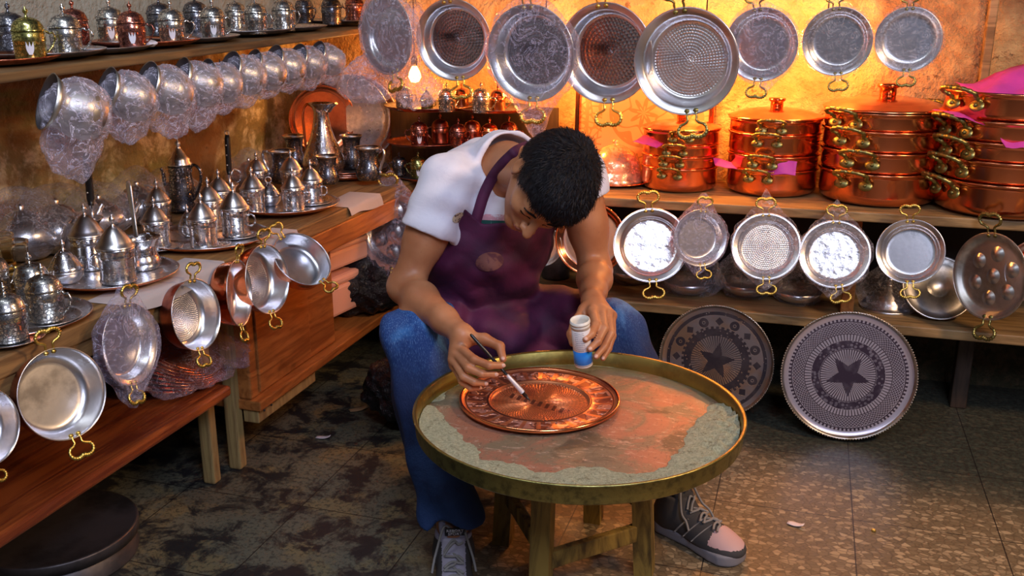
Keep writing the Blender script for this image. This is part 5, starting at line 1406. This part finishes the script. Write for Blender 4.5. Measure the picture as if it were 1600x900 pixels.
# t-shirt
def f_cloth(c, c2, s=14, st=.35):
    return lambda: {'Base Color': mix(c, c2, noi(s, 4).step(.4, .65)), 'Normal': bump(noi(s, 4, .6, None, .6)+noi(700, 1)*.12, st, .006)}
m_shirt = mat('white cotton', (.78, .76, .86), 0, .85, f_cloth((.80, .78, .88), (.70, .68, .81), 12, .6), Sheen_Weight=.2)
m_apron = mat('plum apron cloth', (.08, .006, .045), 0, .75, f_cloth((.078, .004, .044), (.040, .003, .030), 9, .6), Sheen_Weight=.0)
def f_denim():
    v = coords(); n = noi(5, 5, .6, v, .3); f = noi(420, 2, .6, scaled(v, (1, 1, .25))); z = xyz(v)[2]
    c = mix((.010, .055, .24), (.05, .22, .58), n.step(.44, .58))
    knee = (z).step(.42, .62)  # knee fades plus painted highlights; lower-leg shade put into the colour
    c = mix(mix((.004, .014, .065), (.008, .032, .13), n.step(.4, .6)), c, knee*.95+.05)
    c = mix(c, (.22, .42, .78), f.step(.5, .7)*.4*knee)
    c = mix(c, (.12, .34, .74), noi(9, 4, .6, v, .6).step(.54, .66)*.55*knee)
    return {'Base Color': c, 'Normal': bump(noi(11, 4, .6, v, 1)*.8+f*.25, .8, .009)}
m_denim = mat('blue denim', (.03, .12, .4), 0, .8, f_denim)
def sleeve(p, s, e, t1, r0, r1):
    s_, e_ = pl_(s), pl_(e); ax = (e_-s_); L = np.linalg.norm(ax); ax /= L
    d = cap(p, s_, s_+ax*L*.62, r0, r1)
    h = (p-s_)@ax
    return smax(d, h-L*t1, .004), h/L
def shirt_d(p):
    d = torso_d(p, .013)
    dl = None
    for s, e, t1 in ((RS, RE, .47), (LSH, LE, .20)):
        c, h = sleeve(p, s, e, t1, .070, .071)
        d = smin(d, c, .028)
        # open the cuff so the arm comes out of a real sleeve
        s_, e_ = pl_(s), pl_(e); ax = (e_-s_)/np.linalg.norm(e_-s_); L = np.linalg.norm(e_-s_)
        inner = smax(cap(p, s_, s_+ax*L*.8, .058, .062), -((p-s_)@ax-L*(t1-.10)), .002)
        d = smax(d, -inner, .003) if t1 > .3 else d
    # lift at the nape: collar standing away from the neck
    nb = pl_(NB); nt = pl_(NECKT); na = nt-nb; na /= np.linalg.norm(na)
    col = smax(cap(p, nb-na*.03, nb+na*.03, .082, .088), (p-nb)@na-.012, .004)
    d = smin(d, col, .02)
    hole = cap(p, nb-na*.0, nt, .074, .078); d = smax(d, -hole, .005)
    pe = pl_(PEL); d = smax(d, (pe[2]-.02)-p[:, 2], .01)
    w1 = wave(p, [(38, 22, 60, 0, .0018), (-52, 30, 41, 1.3, .0014), (18, -60, 35, 2.2, .0014), (95, 40, -60, .7, .0008)])
    fold = .0035*np.sin((p@pl_(camv(40, 55, 0)))+3*np.sin(p@pl_(camv(9, -12, 5))))
    return d+w1+fold*.9
lo_s = (min(RS.x, RE.x)-.14, 1.9, .3); hi_s = (LSH.x+.2, PEL.y+.2, 1.15)
shirt = mpart('t_shirt', sdf_mesh('t_shirt', shirt_d, lo_s, hi_s, .0045, m_shirt), 'white short-sleeved t-shirt')
# apron: a shell over the chest and a sagging lap
def apron_d(p):
    w1 = wave(p, [(38, 22, 60, 0, .0018), (-52, 30, 41, 1.3, .0014), (18, -60, 35, 2.2, .0014), (95, 40, -60, .7, .0008)])
    fold = .0035*np.sin((p@pl_(camv(40, 55, 0)))+3*np.sin(p@pl_(camv(9, -12, 5))))
    sh_ = np.minimum(torso_d(p, .028), torso_d(p, .013)+w1+fold*.9-.016)
    upd = (pl_(UPB)-pl_(PEL)); upd /= np.linalg.norm(upd)
    che = pl_(CHE); neck = pl_(T(790, 352, 2.28))
    u = (p-neck)@pl_(CY)                                  # below the bib line
    r_ = (p-neck)@pl_(CX)
    bib = u-(.004+.75*np.maximum(0, np.abs(r_+.01)-.045)-.02*0)
    pe_ = pl_(PEL); axv = che-pe_; tt = np.clip(((p-pe_)@axv)/(axv@axv), 0, 1.3)
    back = -((p-(pe_+tt[:, None]*axv))@pl_(CZ))-.010         # front half only
    chest = smax(smax(sh_, bib, .004), back, .01)
    lap = None
    for hp, kn, t1, o in ((HR, KR, .38, .018), (HL, KL, .62, .022)):
        a, b = pl_(hp), pl_(kn); c = cap(p, a, a*(1-t1)+b*t1, .098+o, .092+o-.028*t1+.01); lap = c if lap is None else smin(lap, c, .05)
    mid = (pl_(HR)+pl_(HL))/2; fw = ((pl_(KR)+pl_(KL))/2-mid); 
    lap = smin(lap, cap(p, mid+A((0, 0, -.01)), mid+fw*.62+A((0, 0, -.02)), .10, .085), .07)
    d = smin(chest, lap, .035)
    d = smax(d, (.40)-p[:, 2], .01)
    folds = .006*np.sin((p@pl_(camv(22, 34, 6)))*1.0+2.2*np.sin(p@pl_(camv(7, -9, 8))))+.003*np.sin(p@pl_(camv(-50, 48, 20))+1.5*np.sin(p@pl_(camv(20, 10, 0))))
    lw = 1/(1+np.exp(-((pl_(T(760, 415, 2.3))-p)@pl_(CY))*30))
    return d+np.minimum(folds*(.5+1.4*lw), .005)
lo_a = (KR.x-.2, 1.8, .36); hi_a = (KL.x+.2, PEL.y+.22, 1.05)
apron = mpart('apron', sdf_mesh('apron', apron_d, lo_a, hi_a, .0045, m_apron), 'plum apron over chest and lap')
def surf(fn, px, py, t0=1.9, off=.0):
    r = ray(px, py); rn = r.length; t = t0
    for _ in range(80):
        P = EYE+r*t; d = fn(A([list(P)]))[0]
        if d < .0006: break
        t += d*.8/rn
        if t > 3.2: return None
    return EYE+r*(t-off/rn)
def both(p): return np.minimum(np.minimum(apron_d(p), shirt_d(p)), body_d(p))
def ribbon(pts, w_, th, m, up=None):
    g = G(); P = smooth(pts, 5); n = len(P); vs = []; fs = []
    for i, q in enumerate(P):
        t = (P[min(i+1, n-1)]-P[max(i-1, 0)]).normalized(); nrm = (EYE-q).normalized() if up is None else up(q); b = t.cross(nrm).normalized(); nn = b.cross(t)
        for (u, v) in ((-1, -1), (1, -1), (1, 1), (-1, 1)): vs.append(q+b*(w_/2*u)+nn*(th/2*v))
    for i in range(n-1):
        for j in range(4): a = i*4+j; b2 = i*4+(j+1) % 4; fs.append((a, b2, b2+4, a+4))
    fs += [(3, 2, 1, 0), (n*4-4, n*4-3, n*4-2, n*4-1)]
    g.faces(vs, fs, m); return g
pts = [surf(both, px, py, off=(-.004, .005, .009, .011, .011, .011, .011)[i]) or T(px, py, 2.3) for i, (px, py) in enumerate(((741, 354), (748, 330), (757, 302), (769, 278), (783, 259), (796, 246), (808, 236)))]
nbk = [T(826, 228, 2.36)]
mpart('apron_strap', ribbon(pts+nbk, .027, .003, m_apron).mesh('strap'), 'plum neck strap')
# faded round badge on the bib, print on the shirt
def decal(cx, cy, rx, ry, rot, fn, m, name, lab, N_=20, off=.0022, parent=None, shape=None):
    g = G(); vs = []; fs = []; ring = []
    rings = 6
    for k in range(rings+1):
        for i in range(28):
            a = 2*PI*i/28; s_ = k/rings; x = rx*s_*math.cos(a); y = ry*s_*math.sin(a)
            if shape: x, y = shape(a, s_, rx, ry)
            px = cx+x*math.cos(rot)-y*math.sin(rot); py = cy+x*math.sin(rot)+y*math.cos(rot)
            q = surf(fn, px, py, off=off) or T(px, py, 2.3); vs.append(q)
    for k in range(rings):
        for i in range(28): a = k*28+i; b = k*28+(i+1) % 28; fs.append((a, b, b+28, a+28))
    g.faces(vs, fs, m); return mpart(name, g.mesh(name), lab, parent)
m_badge = mat('faded printed badge', (.12, .04, .04), 0, .8, lambda: {'Base Color': mix((.13, .045, .04), (.06, .01, .025), noi(50, 4).step(.45, .6))})
decal(765, 409, 22, 15, -.18, apron_d, m_badge, 'printed_badge', 'faded brownish oval badge printed on the bib')
def box_shape(a, s_, rx, ry):
    c, s2 = math.cos(a), math.sin(a); k = max(abs(c), abs(s2)); return rx*s_*c/k, ry*s_*s2/k
m_pink = mat('pink print', (.62, .28, .36), 0, .8, lambda: {'Base Color': mix((.66, .34, .42), (.75, .70, .80), noi(60, 3).step(.52, .6))})
m_green = mat('dark green print', (.02, .10, .09), 0, .8, lambda: {'Base Color': mix((.015, .09, .08), (.30, .40, .42), noi(70, 3).step(.6, .7))})
decal(773, 341, 29, 6, .04, shirt_d, m_pink, 'shirt_print', 'pink band of the chest print', shape=box_shape)
decal(775, 349, 30, 4.5, .04, shirt_d, m_green, 'shirt_print', 'dark green band of the chest print', off=.003, shape=box_shape)
decal(717, 340, 11, 7, -.5, shirt_d, mat('colourful print', (.3, .2, .2), 0, .8, lambda: {'Base Color': mix((.10, .05, .06), (.62, .50, .35), vor(120).step(.3, .5))}), 'shirt_print', 'small mottled print beside the bib')
# jeans
def jeans_d(p):
    d = legs_d(p, .011, True)
    d = smax(d, .156-p[:, 2], .004)
    pe = smax(ell(p, PEL, (.18, .135, .12)), p[:, 2]-(PEL.z+.10), .01); d = smin(d, pe, .05)
    d = smax(d, p[:, 2]-1.0, .01)
    f1 = .0065*np.sin(p[:, 2]*48+3*np.sin(p[:, 0]*14+p[:, 1]*9))*np.clip((.40-p[:, 2])/.2, .25, 1)
    f2 = .0045*np.sin(p[:, 2]*30+p[:, 0]*60+2*np.sin(p[:, 1]*25))
    # hem opening for each leg
    for an, kn in ((AR, KR), (AL, KL)):
        dk = (pl_(an)-pl_(kn))/np.linalg.norm(pl_(an)-pl_(kn)); hole = cap(p, pl_(an)-dk*.02, pl_(an)+dk*.2, .042, .042); d = smax(d, -hole, .003)
    return d+f1+f2
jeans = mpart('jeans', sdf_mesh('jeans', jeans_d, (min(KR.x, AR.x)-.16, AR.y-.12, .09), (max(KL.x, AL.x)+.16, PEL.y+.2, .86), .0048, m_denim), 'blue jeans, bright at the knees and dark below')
# seam along the outer right leg
m_seam = mat('pale denim seam', (.10, .22, .5), 0, .8)
pts = [surf(jeans_d, px, py, off=.0005) for px, py in ((593, 520), (598, 580), (607, 640), (620, 710), (636, 780), (650, 830))]
pts = [q for q in pts if q]
g = G(); g.tube(smooth(pts, 5), .0016, m_seam, 5); mpart('side_seam', g.mesh('seam'), 'pale stitched side seam', jeans)
# shoes
m_sh1 = mat('lilac grey canvas', (.38, .36, .45), 0, .8, f_plain_bump(300, .3, .001)); m_sh2 = mat('dark grey suede', (.05, .048, .05), 0, .8, f_plain_bump(200, .3, .001))
m_sole = mat('rubber sole', (.22, .22, .25), 0, .6); m_lace = mat('grey lace', (.26, .25, .24), 0, .85); m_toe = mat('pale pink toe cap', (.58, .38, .38), 0, .6)
def shoe(ank, toe, fwd, kind):
    a = Vector((ank.x, ank.y, 0)); tdir = Vector((toe.x-ank.x, toe.y-ank.y, 0)).normalized(); L = .285
    ctr = a+tdir*fwd; X3 = tdir; Y3 = Vector((0, 0, 1)).cross(X3)
    M = Matrix.Translation(ctr) @ Matrix((X3, Y3, Vector((0, 0, 1)))).transposed().to_4x4()
    R3 = np.array([list(X3), list(Y3)])
    def loc(p): q = p-pl_(ctr); return np.stack([q@pl_(X3), q@pl_(Y3), q[:, 2]], 1)
    def foot(q, o=0.):
        d = ell(q, (-.085, 0, .035), (.050+o, .037+o, .045+o))
        d = smin(d, cap(q, (-.075, 0, .075), (-.072, 0, .115), .040+o, .042+o), .03)
        d = smin(d, cap(q, (-.06, 0, .065), (.055, 0, .040), .040+o, .030+o), .04)
        d = smin(d, ell(q, (.085, 0, .030), (.055+o, .046+o, .030+o)), .03)
        d = smin(d, ell(q, (.03, 0, .030), (.07+o, .043+o, .032+o)), .03)
        return smax(d, .022-q[:, 2], .006)
    def upper(p):
        q = loc(p); d = foot(q)
        d = smax(d, q[:, 2]-.118, .003)
        return d
    def fm(c):
        q = loc(c)
        if kind == 'grey': return np.where((np.abs(q[:, 1]) > .027) & (q[:, 2] < .11), 1, 0)
        return np.where((q[:, 0] > .066) & (q[:, 2] > .043) , 2, 1)
    def sole(p):
        q = loc(p); x = q[:, 0]
        w_ = np.interp(x, [-.13, -.09, 0, .07, .10, .14], [.030, .038, .036, .050, .050, .030])
        d2 = np.sqrt(np.maximum(0, np.abs(x-.005)-.100)**2+np.maximum(0, np.abs(q[:, 1])-.006)**2)-w_*.92
        return smax(d2, np.abs(q[:, 2]-.0165)-.0155, .008)
    lo_ = ctr-Vector((.22, .22, 0)); lo_.z = -.02; hi_ = ctr+Vector((.22, .22, .19))
    mats_ = [m_sh1, m_sh2, m_toe]
    o = mpart('shoe', sdf_mesh('shoe', upper, lo_, hi_, .004, mats_, fm), 'grey and lilac laced trainer' if kind == 'grey' else 'dark trainer with a pale toe cap')
    off = Matrix.Translation((-PEL.x, -PEL.y, 0))
    me = sdf_mesh('sole', sole, lo_, hi_, .004, m_sole); me.transform(off); part('sole', o, me, 'pale rubber sole')
    def zt_(x, y):
        z = .16
        for _ in range(40):
            d = foot(A([(x, y, z)]))[0]
            if d < .001: break
            z -= d*.8
        return z
    for k in range(5):
        x = -.022+k*.020; g = G(); sg = 1 if k % 2 else -1
        pts = [(x-.006*sg, -.022), (x, -.011), (x+.003*sg, 0), (x, .011), (x+.006*sg, .022)]
        g.tube(smooth([M @ Vector((px, py, zt_(px, py)+.004)) for px, py in pts], 4), .0032, m_lace, 6)
        g.tube(smooth([M @ Vector((px+.012*sg*(1 if py > 0 else -1), py, zt_(px, py)+.0035)) for px, py in pts], 4), .0030, m_lace, 6)
        me = g.mesh('lace'); me.transform(off); part('lace', o, me, 'crossed grey lace')
    g = G()
    for s_ in (-1, 1):
        pts = [(-.030, 0, .014), (-.040, s_*.020, .020), (-.020, s_*.040, .012), (.000, s_*.046, .006), (.012, s_*.050, -.02)]
        g.tube(smooth([M @ Vector((x, y, zt_(x, min(.03, max(-.03, y)))+z*.6)) for x, y, z in pts], 5), .0030, m_lace, 6)
    me = g.mesh('bow'); me.transform(off); part('lace_bow', o, me, 'loose lace ends')
    # padded tongue
    def tongue(p):
        q = loc(p); return smax(cap(q, (-.040, 0, .090), (-.055, 0, .142), .028, .034)*1.0, np.abs(q[:, 0]+.048-(.115-q[:, 2])*.35)-.009, .006)
    me = sdf_mesh('tongue', tongue, lo_, hi_, .0035, m_sh1 if kind == 'grey' else m_sh2); me.transform(off); tg = part('tongue', o, me, 'padded tongue')
    if kind == 'grey':
        g = G(); Tm = M @ Matrix.Translation((-.034, .004, .136)) @ Matrix.Rotation(math.radians(18), 4, 'Y')
        g.M = Tm; g.box((0, 0, 0), (.004, .046, .024), m_black, bev=.001); me = g.mesh('tag'); me.transform(off); tgo = part('woven_tag', tg, me, 'black woven tag with white lettering')
        return M, Tm, o, tg
    # side stripes
    for k in range(3):
        g = G(); x0 = -.035+k*.028
        pts = []
        for t in range(6):
            xx = x0+t*.006; zz = .034+t*.0085
            y = .07
            for _ in range(40):
                d = foot(A([(xx, -y, zz)]))[0]
                if d < .001: break
                y -= d*.8
            pts.append(M @ Vector((xx, -y-.001, zz)))
        g.tube(pts, .0042, m_lace, 6, flat=.4); me = g.mesh('stripe'); me.transform(off); part('side_stripe', o, me, 'grey side stripe')
    return M, None, o, tg
shR = shoe(AR, at_z(712, 1010, 0), .075, 'grey')
shL = shoe(AL, at_z(1128, 868, 0), .095, 'dark')
# lettering on the tongue tag
def text_mesh(s, size, m, ext=.0004):
    c = bpy.data.curves.new('txt', 'FONT'); c.body = s; c.size = size; c.extrude = ext; c.align_x = 'CENTER'; c.align_y = 'CENTER'; c.resolution_u = 2
    ob = bpy.data.objects.new('txt', c); COL.objects.link(ob); dg = bpy.context.evaluated_depsgraph_get(); me = bpy.data.meshes.new_from_object(ob.evaluated_get(dg))
    bpy.data.objects.remove(ob); me.materials.clear(); me.materials.append(m); return me
m_white = mat('white lettering', (.75, .75, .82), 0, .7)
for s, dz in (('REPORT', .005), ('SPORT', -.0055)):
    me = text_mesh(s, .0110, m_white); me.transform(Matrix.Translation((-PEL.x, -PEL.y, 0)) @ shR[1] @ Matrix.Translation((.0024, 0, dz)) @ Matrix(((0, 0, 1, 0), (1, 0, 0, 0), (0, 1, 0, 0), (0, 0, 0, 1))))
    part('tag_lettering', shR[3], me, 'white lettering')
# low seat behind
zb = PEL.z-.125
o = thing('low_stool', 'dark low stool the man sits on', 'stool', (PEL.x, PEL.y+.02, 0), YAW)
P_('seat', o, None, lambda g: g.box((0, 0, zb-.02), (.34, .30, .035), m_darkwood, bev=.008))
for x in (-.14, .14):
    for y in (-.12, .12): P_('leg', o, None, lambda g: g.box((x, y, (zb-.04)/2), (.04, .04, zb-.04), m_darkwood, bev=.004))
P_('crossbar', o, None, lambda g: g.box((0, -.12, .14), (.26, .02, .04), m_darkwood, Matrix.Rotation(.5, 3, 'Y'), .003))
# ------------------------------------------------------------------ what he holds
a = T(735, 522, 2.085); b = at_z(828, 626, TZ-.018); d = (b-a); L = d.length; d.normalize()
o = thing('engraving_brush', 'thin dark brush with a pale ferrule in the man\'s right hand, tip on the platter', 'brush', a)
dd = lambda t: d*(L*t)
P_('handle', o, None, lambda g: g.tube([dd(0), dd(.02), dd(.25), dd(.5), dd(.62)], [.002, .0036, .0042, .0036, .0030], m_black, 10), 'dark handle')
P_('ferrule', o, None, lambda g: g.tube([dd(.61), dd(.63), dd(.86), dd(.88)], [.0034, .0042, .0058, .0052], mat('pale ferrule', (.62, .60, .66), .2, .35), 12), 'pale tapering ferrule')
P_('bristles', o, None, lambda g: g.tube([dd(.87), dd(.93), dd(1.0)], [.0048, .0042, .0008], m_black, 10), 'dark wet bristle tip')
ta, tb = T(906, 499, 2.075), T(912, 569, 2.125); ax = (ta-tb); LT = ax.length; ax.normalize()
m_tw = mat('off-white plastic', (.70, .68, .62), 0, .4, Subsurface_Weight=.1) if False else mat('off-white plastic', (.72, .70, .64), 0, .4)
m_tb = mat('blue label', (.02, .26, .85), 0, .35); m_tl = mat('white label', (.80, .78, .80), 0, .4); m_ink = mat('grey ink', (.12, .12, .16), 0, .6)
o = thing('powder_tube', 'white plastic tube with a blue band held tilted in the man\'s left hand', 'tube', tb, frame(ax, -CX))
rt = .0205; s1_ = .80
P_('tube_wall', o, None, lambda g: g.lathe([(0, 0), (rt*.98, 0), (rt, .002), (rt, LT*.86), (rt*1.04, LT*.865), (rt*1.04, LT*.90), (rt*1.0, LT*.905), (rt*1.0, LT*.925), (rt*1.09, LT*.93), (rt*1.09, LT*.965), (rt*1.02, LT*.97), (rt*1.04, LT), (rt*.95, LT), (rt*.93, LT*.9), (rt*.9, .004), (0, .004)], m_tw, 40))
P_('blue_band', o, None, lambda g: g.lathe([(rt*1.006, LT*.07), (rt*1.015, LT*.072), (rt*1.015, LT*.36), (rt*1.006, LT*.362)], m_tb, 40), 'blue band')
P_('white_label', o, None, lambda g: g.lathe([(rt*1.006, LT*.365), (rt*1.012, LT*.367), (rt*1.012, LT*.82), (rt*1.004, LT*.822)], m_tl, 40), 'white label with lines of small print')
P_('stripe', o, None, lambda g: g.lathe([(rt*1.004, LT*.045), (rt*1.01, LT*.046), (rt*1.01, LT*.056), (rt*1.004, LT*.057)], m_ink, 40), 'thin dark line')
# small illegible print as short dashes
Rt = frame(ax, -CX).transposed(); vd = Rt @ (EYE-tb).normalized(); va = math.atan2(vd.y, vd.x)
def printfn(g):
    random.seed(11)
    for row_ in range(10):
        z = LT*(.78-row_*.042); a0_ = va-.75
        while a0_ < va+.35-.2*random.random():
            w_ = random.uniform(.05, .13); 
            r_ = rt*1.016; g.faces([(r_*math.cos(q), r_*math.sin(q), zz) for zz in (z-.0006, z+.0006) for q in (a0_, a0_+w_)], [(0, 1, 3, 2)], m_ink); a0_ += w_+.04
P_('small_print', o, None, printfn, 'tiny grey print')
